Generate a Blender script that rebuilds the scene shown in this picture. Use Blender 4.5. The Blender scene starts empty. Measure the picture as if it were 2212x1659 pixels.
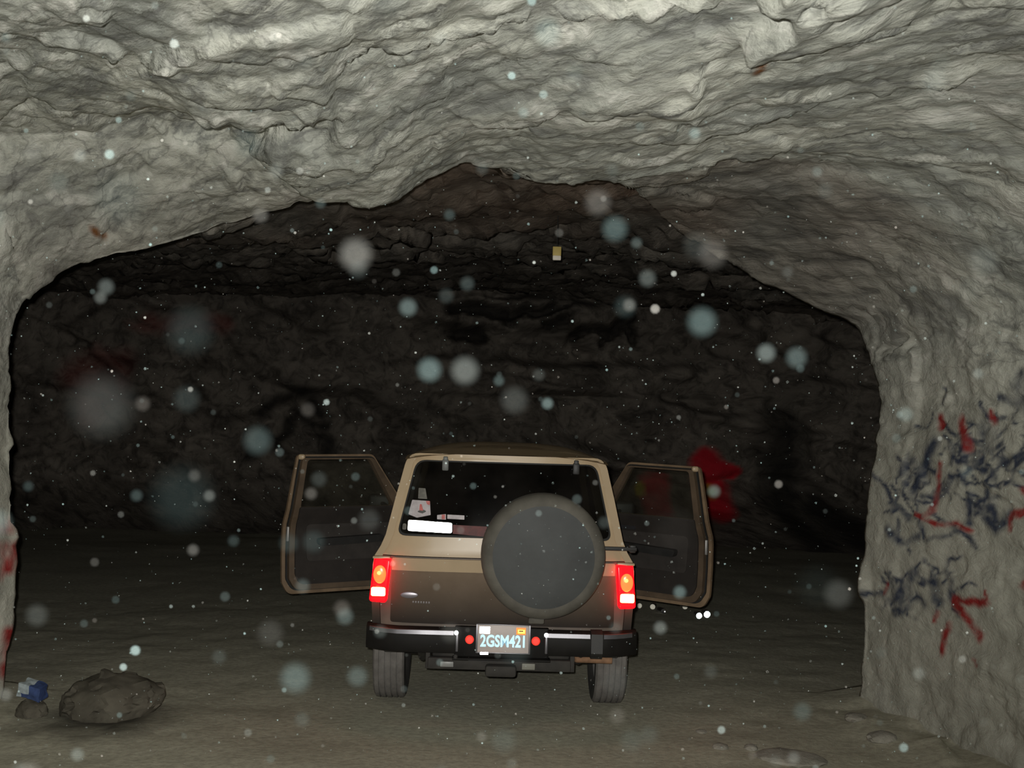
import bpy, bmesh, math, random
import numpy as np
from mathutils import Vector, Matrix, Euler, geometry

SC = bpy.context.scene
COL = SC.collection
R = math.radians
random.seed(7)
RNG = np.random.RandomState(11)

# ------------------------------------------------------------------ camera
F_PX, W_PX, H_PX = 2300.0, 2212.0, 1659.0
CAM_Z = 1.95
cam_d = bpy.data.cameras.new('camera')
cam_d.sensor_width = 36.0
cam_d.lens = F_PX / W_PX * 36.0
cam_d.clip_start = 0.02
cam_d.clip_end = 200
cam_d.dof.use_dof = True
cam_d.dof.focus_distance = 7.4
cam_d.dof.aperture_fstop = cam_d.lens / 8.0
cam = bpy.data.objects.new('camera', cam_d)
COL.objects.link(cam)
CAM_M = Matrix.Rotation(R(90 + 2.0), 3, 'X') @ Matrix.Rotation(R(1.75), 3, 'Z')
cam.rotation_euler = CAM_M.to_euler()
cam.location = (0, 0, CAM_Z)
SC.camera = cam

# ------------------------------------------------------------------ world, lights, exposure
wd = bpy.data.worlds.new('dark_mine')
wd.use_nodes = True
wd.node_tree.nodes['Background'].inputs[0].default_value = (0.012, 0.011, 0.010, 1)
wd.node_tree.nodes['Background'].inputs[1].default_value = 0.0
SC.world = wd
fl_d = bpy.data.lights.new('camera_flash', 'SPOT')
fl_d.energy = 1120.0
fl_d.color = (1.0, 0.985, 0.93)
fl_d.spot_size = R(98)
fl_d.spot_blend = 0.75
fl_d.shadow_soft_size = 0.02
fl = bpy.data.objects.new('camera_flash', fl_d)
COL.objects.link(fl)
fl.location = (-0.05, -0.01, CAM_Z + 0.06)
fl.rotation_euler = (R(90 + 5.5), 0, R(8.5))
SC.view_settings.view_transform = 'Standard'
SC.view_settings.look = 'None'
SC.view_settings.gamma = 1.0
SC.view_settings.use_curve_mapping = False
SC.view_settings.exposure = 0.0
SC.cycles.use_denoising = True
SC.cycles.max_bounces = 6
SC.cycles.diffuse_bounces = 3
SC.cycles.glossy_bounces = 3
SC.cycles.transparent_max_bounces = 24


def at(u, v, Y):
    """World point on the view ray of photo pixel (u, v) at distance Y down the tunnel."""
    d = CAM_M @ Vector(((u - W_PX / 2) / F_PX, -(v - H_PX / 2) / F_PX, -1.0))
    k = Y / d.y
    return Vector((d.x * k, Y, CAM_Z + d.z * k))


# ------------------------------------------------------------------ numpy noise
def _h(ix, iy, iz, k):
    n = (ix.astype(np.int64) * 374761393 + iy.astype(np.int64) * 668265263 + iz.astype(np.int64) * 2147483647 + k * 974634777) & 0x7fffffff
    n = (n ^ (n >> 13)) * 1274126177 & 0x7fffffff
    n = (n ^ (n >> 16)) * 1911520717 & 0x7fffffff
    return ((n ^ (n >> 15)) & 0xfffff) / float(0xfffff)


def vnoise(p, k=0):
    i = np.floor(p)
    f = p - i
    f = f * f * f * (f * (f * 6 - 15) + 10)
    ix, iy, iz = i[:, 0], i[:, 1], i[:, 2]
    o = 0
    for a in (0, 1):
        for b in (0, 1):
            for c in (0, 1):
                w = (f[:, 0] if a else 1 - f[:, 0]) * (f[:, 1] if b else 1 - f[:, 1]) * (f[:, 2] if c else 1 - f[:, 2])
                o = o + w * _h(ix + a, iy + b, iz + c, k)
    return o * 2 - 1


def fbm(p, oct=4, k=0, gain=0.5):
    o, a, s = 0, 1.0, 1.0
    for q in range(oct):
        o = o + a * vnoise(p * s + 17.3 * q, k + q)
        a *= gain
        s *= 2.03
    return o


def facet(p, k=0, sharp=16.0):
    """Rock facets: every cell is its own tilted plane, so cells meet in steps and creases."""
    i0 = np.floor(p)
    wsum = np.full(len(p), 1e-9)
    val = np.zeros(len(p))
    for a in (-1, 0, 1):
        for b in (-1, 0, 1):
            for c in (-1, 0, 1):
                ci = i0 + np.array((a, b, c))
                x, y, z = ci[:, 0], ci[:, 1], ci[:, 2]
                q = ci + np.stack([_h(x, y, z, k + 1), _h(x, y, z, k + 2), _h(x, y, z, k + 3)], 1)
                d = p - q
                dd = (d * d).sum(1)
                g = np.stack([_h(x, y, z, k + 4), _h(x, y, z, k + 5), _h(x, y, z, k + 6)], 1) * 2 - 1
                v = (d * g).sum(1) + 0.55 * (_h(x, y, z, k + 7) * 2 - 1)
                w = np.exp(-sharp * dd)
                wsum += w
                val += w * v
    return val / wsum


# ------------------------------------------------------------------ materials
def new_mat(name):
    m = bpy.data.materials.new(name)
    m.use_nodes = True
    nt = m.node_tree
    return m, nt, nt.nodes['Principled BSDF']


def nd(nt, typ, **kw):
    n = nt.nodes.new(typ)
    for k, v in kw.items():
        setattr(n, k, v)
    return n


def ramp(nt, fac, stops):
    r = nd(nt, 'ShaderNodeValToRGB')
    el = r.color_ramp.elements
    while len(el) < len(stops):
        el.new(0.5)
    for e, (p, c) in zip(el, stops):
        e.position = p
        e.color = (c[0], c[1], c[2], 1) if not isinstance(c, (int, float)) else (c, c, c, 1)
    nt.links.new(fac, r.inputs[0])
    return r.outputs[0]


def mixc(nt, fac, a, b, mode='MIX'):
    m = nd(nt, 'ShaderNodeMix', data_type='RGBA', blend_type=mode)
    for sock, v in ((m.inputs[0], fac), (m.inputs[6], a), (m.inputs[7], b)):
        if isinstance(v, (int, float)):
            sock.default_value = v
        elif isinstance(v, tuple):
            sock.default_value = (*v, 1) if len(v) == 3 else v
        else:
            nt.links.new(v, sock)
    return m.outputs[2]


def noise(nt, vec, scale, detail=5, rough=0.55, dist=0.0):
    n = nd(nt, 'ShaderNodeTexNoise')
    n.inputs['Scale'].default_value = scale
    n.inputs['Detail'].default_value = detail
    n.inputs['Roughness'].default_value = rough
    n.inputs['Distortion'].default_value = dist
    nt.links.new(vec, n.inputs['Vector'])
    return n.outputs[0]


def objvec(nt, rot=(0, 0, 0), scale=(1, 1, 1)):
    t = nd(nt, 'ShaderNodeTexCoord')
    mr = nd(nt, 'ShaderNodeMapping')
    mr.inputs['Rotation'].default_value = rot
    mp = nd(nt, 'ShaderNodeMapping')
    mp.inputs['Scale'].default_value = scale
    nt.links.new(t.outputs['Object'], mr.inputs[0])
    nt.links.new(mr.outputs[0], mp.inputs[0])
    return mp.outputs[0]


def bump(nt, bs, height, strength=0.5, dist=0.02):
    b = nd(nt, 'ShaderNodeBump')
    b.inputs['Strength'].default_value = strength
    b.inputs['Distance'].default_value = dist
    nt.links.new(height, b.inputs['Height'])
    nt.links.new(b.outputs[0], bs.inputs['Normal'])
    return b


def plain(name, col, rough=0.6, metal=0.0, var=0.15, scale=9.0, spec=0.5, bmp=0.0):
    """Painted, rubber, plastic or metal surface with slight uneven wear."""
    m, nt, bs = new_mat(name)
    v = objvec(nt)
    n = noise(nt, v, scale)
    lo = tuple(c * (1 - var) for c in col)
    hi = tuple(min(1, c * (1 + var)) for c in col)
    nt.links.new(ramp(nt, n, [(0.3, lo), (0.7, hi)]), bs.inputs['Base Color'])
    bs.inputs['Roughness'].default_value = rough
    bs.inputs['Metallic'].default_value = metal
    bs.inputs['Specular IOR Level'].default_value = spec
    if bmp:
        bump(nt, bs, noise(nt, v, scale * 8), bmp, 0.005)
    return m


def emitter(name, col, strength, base=(0.5, 0.02, 0.02)):
    m, nt, bs = new_mat(name)
    bs.inputs['Base Color'].default_value = (*base, 1)
    bs.inputs['Roughness'].default_value = 0.25
    v = objvec(nt)
    n = noise(nt, v, 40)
    nt.links.new(ramp(nt, n, [(0.2, tuple(c * 0.85 for c in col)), (0.8, col)]), bs.inputs['Emission Color'])
    bs.inputs['Emission Strength'].default_value = strength
    return m


def retro(name, col, gain=0.5, rough=0.35, base=None):
    """Retroreflective sheeting: the glossy lobe points back along the incoming direction."""
    m, nt, bs = new_mat(name)
    out = nt.nodes['Material Output']
    g = nd(nt, 'ShaderNodeBsdfGlossy')
    g.inputs['Roughness'].default_value = rough
    geo = nd(nt, 'ShaderNodeNewGeometry')
    nt.links.new(geo.outputs['Incoming'], g.inputs['Normal'])
    v = objvec(nt)
    n = noise(nt, v, 60)
    c = ramp(nt, n, [(0.2, tuple(x * 0.9 for x in col)), (0.8, col)])
    nt.links.new(c, g.inputs['Color'])
    bs.inputs['Base Color'].default_value = (*(base or col), 1)
    bs.inputs['Roughness'].default_value = 0.5
    mx = nd(nt, 'ShaderNodeMixShader')
    mx.inputs[0].default_value = gain
    nt.links.new(bs.outputs[0], mx.inputs[1])
    nt.links.new(g.outputs[0], mx.inputs[2])
    nt.links.new(mx.outputs[0], out.inputs[0])
    return m


def rock_material():
    m, nt, bs = new_mat('marble_rock')
    v = objvec(nt, rot=(R(10), R(-14), R(40)), scale=(0.75, 1.7, 1.5))
    v2 = objvec(nt, rot=(R(6), R(-16), R(48)), scale=(0.55, 2.3, 1.9))
    v3 = objvec(nt)
    big = noise(nt, v, 0.9, 6, 0.6, 0.6)
    streak = noise(nt, v2, 2.2, 8, 0.66, 1.1)
    fine = noise(nt, v, 9.0, 6, 0.7, 0.5)
    base = ramp(nt, big, [(0.34, (0.30, 0.312, 0.28)), (0.47, (0.44, 0.45, 0.395)), (0.60, (0.585, 0.59, 0.515))])
    base = mixc(nt, ramp(nt, streak, [(0.36, 0.85), (0.49, 0.0)]), base, (0.19, 0.194, 0.18))
    base = mixc(nt, ramp(nt, streak, [(0.53, 0.0), (0.66, 0.75)]), base, (0.70, 0.69, 0.63))
    base = mixc(nt, ramp(nt, fine, [(0.35, 0.45), (0.52, 0.0)]), base, (0.22, 0.225, 0.205))
    # thin dark fracture lines
    vo = nd(nt, 'ShaderNodeTexVoronoi', feature='DISTANCE_TO_EDGE')
    vo.inputs['Scale'].default_value = 1.5
    wv = nd(nt, 'ShaderNodeVectorMath', operation='ADD')
    dn = nd(nt, 'ShaderNodeTexNoise')
    dn.inputs['Scale'].default_value = 2.3
    dn.inputs['Detail'].default_value = 5
    nt.links.new(v, dn.inputs['Vector'])
    nt.links.new(v, wv.inputs[0])
    nt.links.new(dn.outputs[1], wv.inputs[1])
    nt.links.new(wv.outputs[0], vo.inputs['Vector'])
    base = mixc(nt, ramp(nt, vo.outputs[0], [(0.0, 0.42), (0.03, 0.0)]), base, (0.07, 0.07, 0.066))
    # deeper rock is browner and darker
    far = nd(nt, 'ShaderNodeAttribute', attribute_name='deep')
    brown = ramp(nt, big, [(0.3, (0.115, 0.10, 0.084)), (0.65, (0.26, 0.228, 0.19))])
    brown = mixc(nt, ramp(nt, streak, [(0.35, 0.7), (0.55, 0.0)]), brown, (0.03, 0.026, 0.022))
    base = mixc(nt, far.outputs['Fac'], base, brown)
    wall_dust = nd(nt, 'ShaderNodeAttribute', attribute_name='dusty')
    base = mixc(nt, wall_dust.outputs['Fac'], base, (0.37, 0.365, 0.305))
    for nm, col, sc in (('paint_blue', (0.020, 0.030, 0.060), 1.0), ('paint_red', (0.26, 0.022, 0.020), 1.0),
                        ('paint_vivid', (0.62, 0.018, 0.035), 1.0), ('paint_yellow', (0.55, 0.45, 0.04), 1.0), ('rust', (0.20, 0.085, 0.03), 1.0), ('black_paint_and_shade', (0.012, 0.011, 0.010), 1.0)):
        a = nd(nt, 'ShaderNodeAttribute', attribute_name=nm)
        base = mixc(nt, a.outputs['Fac'], base, col)
    nt.links.new(base, bs.inputs['Base Color'])
    bs.inputs['Roughness'].default_value = 0.85
    bs.inputs['Specular IOR Level'].default_value = 0.25
    hsum = nd(nt, 'ShaderNodeMath', operation='ADD')
    nt.links.new(streak, hsum.inputs[0])
    nt.links.new(fine, hsum.inputs[1])
    bump(nt, bs, hsum.outputs[0], 0.5, 0.05)
    return m


def dirt_material():
    m, nt, bs = new_mat('mine_dirt')
    v = objvec(nt)
    vs = objvec(nt, scale=(0.5, 1.3, 1))
    a = noise(nt, vs, 1.4, 6, 0.6)
    b = noise(nt, v, 22, 6, 0.7)
    col = ramp(nt, a, [(0.3, (0.36, 0.345, 0.27)), (0.7, (0.46, 0.44, 0.345))])
    col = mixc(nt, ramp(nt, b, [(0.35, 0.35), (0.6, 0.0)]), col, (0.11, 0.10, 0.08))
    s = nd(nt, 'ShaderNodeAttribute', attribute_name='boulder_shade')
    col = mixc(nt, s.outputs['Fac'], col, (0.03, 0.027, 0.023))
    nt.links.new(col, bs.inputs['Base Color'])
    bs.inputs['Roughness'].default_value = 0.95
    bs.inputs['Specular IOR Level'].default_value = 0.1
    bump(nt, bs, b, 0.4, 0.02)
    return m


def two_tone():
    """Tailgate paint: tan above the moulding line, dirty brown below."""
    m, nt, bs = new_mat('two_tone_paint')
    t = nd(nt, 'ShaderNodeTexCoord')
    sx = nd(nt, 'ShaderNodeSeparateXYZ')
    nt.links.new(t.outputs['Object'], sx.inputs[0])
    v = objvec(nt)
    n = noise(nt, v, 5.0, 6)
    f = nd(nt, 'ShaderNodeMath', operation='GREATER_THAN')
    nt.links.new(sx.outputs[2], f.inputs[0])
    f.inputs[1].default_value = 0.968
    low = ramp(nt, n, [(0.3, (0.125, 0.090, 0.060)), (0.7, (0.165, 0.122, 0.086))])
    mr = nd(nt, 'ShaderNodeMapRange')
    nt.links.new(sx.outputs[2], mr.inputs[0])
    mr.inputs[1].default_value = 0.62
    mr.inputs[2].default_value = 0.95
    mr.inputs[3].default_value = 1.0
    mr.inputs[4].default_value = 0.0
    low = mixc(nt, mr.outputs[0], low, (0.018, 0.014, 0.012))
    hi = ramp(nt, n, [(0.3, (0.36, 0.275, 0.175)), (0.7, (0.41, 0.31, 0.20))])
    nt.links.new(mixc(nt, f.outputs[0], low, hi), bs.inputs['Base Color'])
    bs.inputs['Roughness'].default_value = 0.65
    bs.inputs['Specular IOR Level'].default_value = 0.15
    return m


def dark_glass():
    m, nt, bs = new_mat('tinted_glass')
    out = nt.nodes['Material Output']
    tr = nd(nt, 'ShaderNodeBsdfTransparent')
    tr.inputs[0].default_value = (0.32, 0.33, 0.32, 1)
    gl = nd(nt, 'ShaderNodeBsdfGlossy')
    gl.inputs['Roughness'].default_value = 0.05
    fr = nd(nt, 'ShaderNodeFresnel')
    fr.inputs[0].default_value = 1.45
    mx = nd(nt, 'ShaderNodeMixShader')
    nt.links.new(fr.outputs[0], mx.inputs[0])
    nt.links.new(tr.outputs[0], mx.inputs[1])
    nt.links.new(gl.outputs[0], mx.inputs[2])
    # a film of road dust
    df = nd(nt, 'ShaderNodeBsdfDiffuse')
    df.inputs[0].default_value = (0.35, 0.30, 0.26, 1)
    m2 = nd(nt, 'ShaderNodeMixShader')
    n = noise(nt, objvec(nt), 6.0)
    nt.links.new(ramp(nt, n, [(0.3, 0.006), (0.7, 0.02)]), m2.inputs[0])
    nt.links.new(mx.outputs[0], m2.inputs[1])
    nt.links.new(df.outputs[0], m2.inputs[2])
    nt.links.new(m2.outputs[0], out.inputs[0])
    return m


def dust_material():
    m, nt, bs = new_mat('dust_mote')
    out = nt.nodes['Material Output']
    a = nd(nt, 'ShaderNodeAttribute', attribute_name='mote_cover')
    c = nd(nt, 'ShaderNodeAttribute', attribute_name='mote_tint')
    tr = nd(nt, 'ShaderNodeBsdfTransparent')
    df = nd(nt, 'ShaderNodeBsdfDiffuse')
    nt.links.new(ramp(nt, c.outputs['Fac'], [(0.0, (0.55, 0.80, 0.80)), (0.6, (0.85, 0.9, 0.85)), (1.0, (0.85, 0.70, 0.62))]), df.inputs[0])
    mx = nd(nt, 'ShaderNodeMixShader')
    nt.links.new(a.outputs['Fac'], mx.inputs[0])
    nt.links.new(tr.outputs[0], mx.inputs[1])
    nt.links.new(df.outputs[0], mx.inputs[2])
    nt.links.new(mx.outputs[0], out.inputs[0])
    return m


M = dict(
    rock=rock_material(), dirt=dirt_material(), twotone=two_tone(), glass=dark_glass(), dust=dust_material(),
    tan=plain('tan_paint', (0.43, 0.325, 0.205), 0.38, var=0.06, scale=4),
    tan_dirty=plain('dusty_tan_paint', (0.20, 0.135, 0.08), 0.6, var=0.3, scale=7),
    brown=plain('brown_paint', (0.12, 0.09, 0.07), 0.55, var=0.25, scale=5),
    black=plain('black_plastic', (0.018, 0.017, 0.016), 0.55, var=0.3),
    seal=plain('black_rubber_seal', (0.012, 0.012, 0.011), 0.7, var=0.2),
    bumper=plain('black_bumper', (0.010, 0.009, 0.008), 0.6, spec=0.15, var=0.25),
    chrome=plain('dull_chrome', (0.20, 0.195, 0.21), 0.42, metal=0.85, var=0.1),
    tyre=plain('dusty_tyre_rubber', (0.135, 0.125, 0.115), 0.9, var=0.25, scale=14, bmp=0.4),
    tyre_side=plain('tyre_sidewall', (0.03, 0.028, 0.026), 0.85, var=0.3),
    rim=plain('steel_rim', (0.28, 0.27, 0.26), 0.5, metal=0.6),
    cover=plain('black_vinyl_cover', (0.032, 0.035, 0.034), 0.62, var=0.35, scale=3.5, bmp=0.15),
    cover_edge=plain('dusty_vinyl_edge', (0.088, 0.081, 0.066), 0.8, var=0.35, scale=6),
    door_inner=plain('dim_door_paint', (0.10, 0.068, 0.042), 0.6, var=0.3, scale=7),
    trim=plain('dark_door_trim', (0.022, 0.017, 0.014), 0.75, var=0.25),
    trim2=plain('grey_door_trim', (0.036, 0.030, 0.026), 0.7, var=0.25),
    seat=plain('dark_seat_cloth', (0.03, 0.025, 0.022), 0.9, var=0.25, bmp=0.3),
    under=plain('grimy_underbody', (0.03, 0.027, 0.023), 0.8, var=0.4),
    rust=plain('rusty_steel', (0.22, 0.12, 0.065), 0.85, var=0.3, scale=20),
    lens=emitter('red_lamp_lens', (1.0, 0.001, 0.004), 4.2, (0.5, 0.01, 0.01)),
    bulb=emitter('lit_lamp_bulb', (1.0, 0.20, 0.05), 0.95, (0.8, 0.25, 0.05)),
    hot=emitter('hot_bulb_centre', (1.0, 0.55, 0.16), 1.6, (0.9, 0.5, 0.1)),
    reverse=emitter('bright_lamp_window', (1.0, 0.60, 0.16), 9.0, (0.9, 0.8, 0.6)),
    plamp=emitter('plate_lamp_glow', (0.95, 1.0, 1.0), 5.0, (0.9, 0.9, 0.9)),
    white_retro=retro('white_reflective_film', (0.95, 0.98, 0.98), 0.75, 0.30),
    red_retro=retro('red_reflector', (0.9, 0.05, 0.03), 0.18, 0.40, (0.5, 0.02, 0.02)),
    blue_retro=retro('blue_reflective_ink', (0.42, 0.72, 0.92), 0.22, 0.40, (0.3, 0.5, 0.62)),
    orange_retro=retro('orange_reflective_film', (0.95, 0.22, 0.04), 0.25, 0.40, (0.8, 0.15, 0.03)),
    yellow_retro=retro('yellow_reflective_ink', (0.98, 0.6, 0.12), 0.3, 0.40, (0.9, 0.5, 0.1)),
    plate=plain('plate_aluminium', (0.50, 0.43, 0.40), 0.5, var=0.12),
    decal_white=plain('white_decal', (0.42, 0.38, 0.39), 0.6, var=0.2, scale=30),
    decal_red=plain('red_decal', (0.42, 0.10, 0.09), 0.6, var=0.3, scale=30),
    decal_dark=plain('dark_decal', (0.06, 0.06, 0.055), 0.6, var=0.3, scale=30),
    decal_deepred=plain('deep_red_decal', (0.085, 0.010, 0.008), 0.6, var=0.4, scale=30),
    decal_grey=plain('grey_decal', (0.11, 0.105, 0.09), 0.6, var=0.4, scale=30),
    badge=plain('badge_metal', (0.22, 0.20, 0.22), 0.35, metal=0.5),
    stone=None, tin=plain('can_aluminium', (0.75, 0.75, 0.76), 0.3, metal=1.0),
    shine=retro('shiny_can_end', (0.75, 0.97, 0.97), 0.75, 0.22),
    dull_shine=retro('dull_can_end', (0.75, 0.72, 0.62), 0.10, 0.35, (0.4, 0.4, 0.36)),
    blue_paper=plain('blue_card', (0.035, 0.06, 0.16), 0.6, var=0.4, scale=25),
    white_paper=plain('pale_card', (0.33, 0.38, 0.40), 0.6, var=0.35, scale=25),
    yellow_tag=plain('yellow_tag_plastic', (0.55, 0.42, 0.12), 0.6, var=0.15),
    white_tag=plain('white_tag_plastic', (0.85, 0.78, 0.66), 0.6, var=0.15),
)


# ------------------------------------------------------------------ mesh helpers
def link(name, me, mat, parent=None):
    o = bpy.data.objects.new(name, me)
    COL.objects.link(o)
    if mat is not None and not me.materials:
        me.materials.append(mat)
    if parent is not None:
        o.parent = parent
    return o


def from_bm(name, bm, mat, parent=None, smooth=True, angle=40):
    bmesh.ops.recalc_face_normals(bm, faces=bm.faces)
    me = bpy.data.meshes.new(name)
    bm.to_mesh(me)
    bm.free()
    if smooth:
        for p in me.polygons:
            p.use_smooth = True
        me.set_sharp_from_angle(angle=R(angle))
    return link(name, me, mat, parent)


def from_arrays(name, verts, faces, mat, parent=None, smooth=True):
    me = bpy.data.meshes.new(name)
    me.from_pydata([tuple(v) for v in verts], [], [tuple(f) for f in faces])
    me.update()
    if smooth:
        me.polygons.foreach_set('use_smooth', [True] * len(me.polygons))
    return link(name, me, mat, parent)


def tag(o, label=None, cat=None, group=None, kind=None):
    for k, v in (('label', label), ('category', cat), ('group', group), ('kind', kind)):
        if v:
            o[k] = v
    return o


def empty(name, loc, rz=0.0):
    o = bpy.data.objects.new(name, None)
    COL.objects.link(o)
    o.location = loc
    o.rotation_euler = (0, 0, rz)
    o.empty_display_size = 0.2
    return o


def box(bm, c, s, bev=0.0, seg=2, mat=None):
    r = bmesh.ops.create_cube(bm, size=1.0)
    vs = r['verts']
    bmesh.ops.scale(bm, vec=s, verts=vs)
    if mat is not None:
        bmesh.ops.transform(bm, matrix=mat, verts=vs)
    bmesh.ops.translate(bm, vec=c, verts=vs)
    if bev > 0:
        es = list({e for v in vs for e in v.link_edges})
        bmesh.ops.bevel(bm, geom=es, offset=bev, segments=seg, profile=0.5, affect='EDGES')


def tube(bm, pts, r, seg=10, caps=True):
    pts = [Vector(p) for p in pts]
    rr = r if isinstance(r, (list, tuple)) else [r] * len(pts)
    rings = []
    for i, p in enumerate(pts):
        a = pts[max(0, i - 1)]
        b = pts[min(len(pts) - 1, i + 1)]
        d = (b - a).normalized()
        up = Vector((0, 0, 1)) if abs(d.z) < 0.9 else Vector((1, 0, 0))
        s = d.cross(up).normalized()
        t = s.cross(d)
        rings.append([bm.verts.new(p + (s * math.cos(2 * math.pi * k / seg) + t * math.sin(2 * math.pi * k / seg)) * rr[i]) for k in range(seg)])
    for a, b in zip(rings, rings[1:]):
        for k in range(seg):
            bm.faces.new((a[k], a[(k + 1) % seg], b[(k + 1) % seg], b[k]))
    if caps:
        bm.faces.new(rings[0][::-1])
        bm.faces.new(rings[-1])


def lathe(bm, prof, seg=48, axis='Y', c=(0, 0, 0)):
    """prof: (radius, along) pairs turned about the axis through c."""
    c = Vector(c)
    rings = []
    for r, h in prof:
        if r < 1e-6:
            p = Vector((0, h, 0)) if axis == 'Y' else (Vector((h, 0, 0)) if axis == 'X' else Vector((0, 0, h)))
            rings.append([bm.verts.new(c + p)])
            continue
        ring = []
        for k in range(seg):
            a = 2 * math.pi * k / seg
            ca, sa = r * math.cos(a), r * math.sin(a)
            p = Vector((ca, h, sa)) if axis == 'Y' else (Vector((h, ca, sa)) if axis == 'X' else Vector((ca, sa, h)))
            ring.append(bm.verts.new(c + p))
        rings.append(ring)
    for a, b in zip(rings, rings[1:]):
        for k in range(seg):
            k2 = (k + 1) % seg
            if len(a) == 1 and len(b) == 1:
                continue
            if len(a) == 1:
                bm.faces.new((a[0], b[k], b[k2]))
            elif len(b) == 1:
                bm.faces.new((a[k], a[k2], b[0]))
            else:
                bm.faces.new((a[k], a[k2], b[k2], b[k]))


def rpoly(pts, r=0.0, n=5):
    """Polygon with rounded corners; a point may carry its own radius."""
    out = []
    L = len(pts)
    for i in range(L):
        p = Vector(pts[i][:2])
        rad = pts[i][2] if len(pts[i]) > 2 else r
        a = Vector(pts[i - 1][:2])
        b = Vector(pts[(i + 1) % L][:2])
        if rad <= 0:
            out.append((p.x, p.y))
            continue
        da, db = (a - p).normalized(), (b - p).normalized()
        ang = da.angle(db)
        d = min(rad / max(math.tan(ang / 2), 1e-3), (a - p).length * 0.49, (b - p).length * 0.49)
        s, e = p + da * d, p + db * d
        for k in range(n + 1):
            t = k / n
            q = s * (1 - t) ** 2 + p * 2 * t * (1 - t) + e * t * t
            out.append((q.x, q.y))
    return out


def panel(name, outline, holes, c0, c1, mapf, mat, parent, cuts_b=(), cuts_a=(), bev=0.0, angle=35):
    """Sheet cut from a 2D outline with holes, from depth c0 to c1, bent by mapf(a, b, c)."""
    bm = bmesh.new()
    loops = [outline] + list(holes)
    flat = [p for lp in loops for p in lp]
    tris = geometry.tessellate_polygon([[Vector((p[0], p[1], 0)) for p in lp] for lp in loops])
    f = [bm.verts.new((p[0], p[1], c0)) for p in flat]
    b = [bm.verts.new((p[0], p[1], c1)) for p in flat]
    for t in tris:
        try:
            bm.faces.new([f[i] for i in t])
            bm.faces.new([b[i] for i in reversed(t)])
        except ValueError:
            pass
    k = 0
    rim = []
    for lp in loops:
        n = len(lp)
        for i in range(n):
            j = (i + 1) % n
            bm.faces.new((f[k + i], f[k + j], b[k + j], b[k + i]))
        k += n
    for z in cuts_b:
        bmesh.ops.bisect_plane(bm, geom=bm.verts[:] + bm.edges[:] + bm.faces[:], plane_co=(0, z, 0), plane_no=(0, 1, 0))
    for x in cuts_a:
        bmesh.ops.bisect_plane(bm, geom=bm.verts[:] + bm.edges[:] + bm.faces[:], plane_co=(x, 0, 0), plane_no=(1, 0, 0))
    for v in bm.verts:
        v.co = Vector(mapf(v.co.x, v.co.y, v.co.z))
    return from_bm(name, bm, mat, parent, True, angle)


def text_mesh(s):
    cu = bpy.data.curves.new('lettering', 'FONT')
    cu.body = s
    cu.extrude = 0.0
    cu.resolution_u = 3
    cu.offset = 0.03
    o = bpy.data.objects.new('lettering', cu)
    COL.objects.link(o)
    dg = bpy.context.evaluated_depsgraph_get()
    me = bpy.data.meshes.new_from_object(o.evaluated_get(dg))
    bpy.data.objects.remove(o)
    bpy.data.curves.remove(cu)
    me.materials.clear()
    return me


# ------------------------------------------------------------------ the mine: rock shell
def px_ring(lst):
    return [at(*q) if len(q) == 3 and isinstance(q, tuple) else Vector(q) for q in lst]


def V(*a):
    return [a[0], a[1], a[2]]


def near_ring(Y):
    pts = [V(-3.5, Y, -0.2), V(-3.55, Y, 0.8), V(-3.5, Y, 1.7), V(-3.45, Y, 2.6), V(-3.1, Y, 3.25)]
    for k in range(13):
        x = -2.75 + (2.6 + 2.75) * k / 12
        pts.append(V(x, Y, 3.52 - 0.02 * abs(x) ** 1.5))
    pts += [V(3.15, Y, 2.9), V(3.35, Y, 2.0), V(3.3, Y, 0.95), V(3.22, Y, -0.2)]
    return [Vector(p) for p in pts]


YA = 6.4
ring_A = px_ring([V(-3.42, YA, -0.2), V(-3.46, YA, 0.8), V(-3.46, YA, 1.7), V(-3.4, YA, 2.6),
                  (-40, 322, YA), (130, 282, YA), (420, 275, YA), (535, 312, YA), (655, 425, 6.55), (830, 440, 6.6), (905, 398, 6.6),
                  (990, 355, 6.6), (1085, 360, 6.6), (1155, 390, 6.6), (1345, 388, 6.6), (1480, 335, YA), (1760, 335, YA), (2010, 430, 6.3),
                  V(2.95, 6.2, 2.75), V(3.02, 6.2, 2.0), V(2.98, 6.2, 0.95), V(2.95, 6.2, -0.2)])
ring_B = px_ring([V(-3.30, 7.0, -0.2), (30, 1300, 7.1), (22, 960, 7.2), (20, 745, 7.2), (50, 650, 7.3), (150, 580, 7.4), (330, 540, 7.5), (475, 505, 7.5),
                  (690, 432, 6.9), (830, 436, 6.75), (905, 392, 6.75), (990, 349, 6.75), (1085, 354, 6.75), (1155, 384, 6.75), (1345, 382, 6.75),
                  (1450, 480, 8.2), (1610, 585, 8.5), (1850, 700, 8.2), (1884, 775, 8.0), (1905, 860, 7.8), (1873, 1130, 7.7), V(2.56, 7.7, -0.2)])


def hall_ring(Y, xl, xr, h):
    pts = [V(xl, Y, -0.3), V(xl - 0.2, Y, 0.8), V(xl - 0.1, Y, 1.7), V(xl + 0.2, Y, 2.6), V(xl + 1.0, Y, h - 0.45)]
    for k in range(13):
        x = (xl + 2.0) + (xr - xl - 4.0) * k / 12
        pts.append(V(x, Y, h - 0.05 * abs(k - 6)))
    pts += [V(xr - 0.8, Y, h - 0.7), V(xr, Y, 2.3), V(xr, Y, 1.0), V(xr, Y, -0.3)]
    return [Vector(p) for p in pts]


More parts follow.
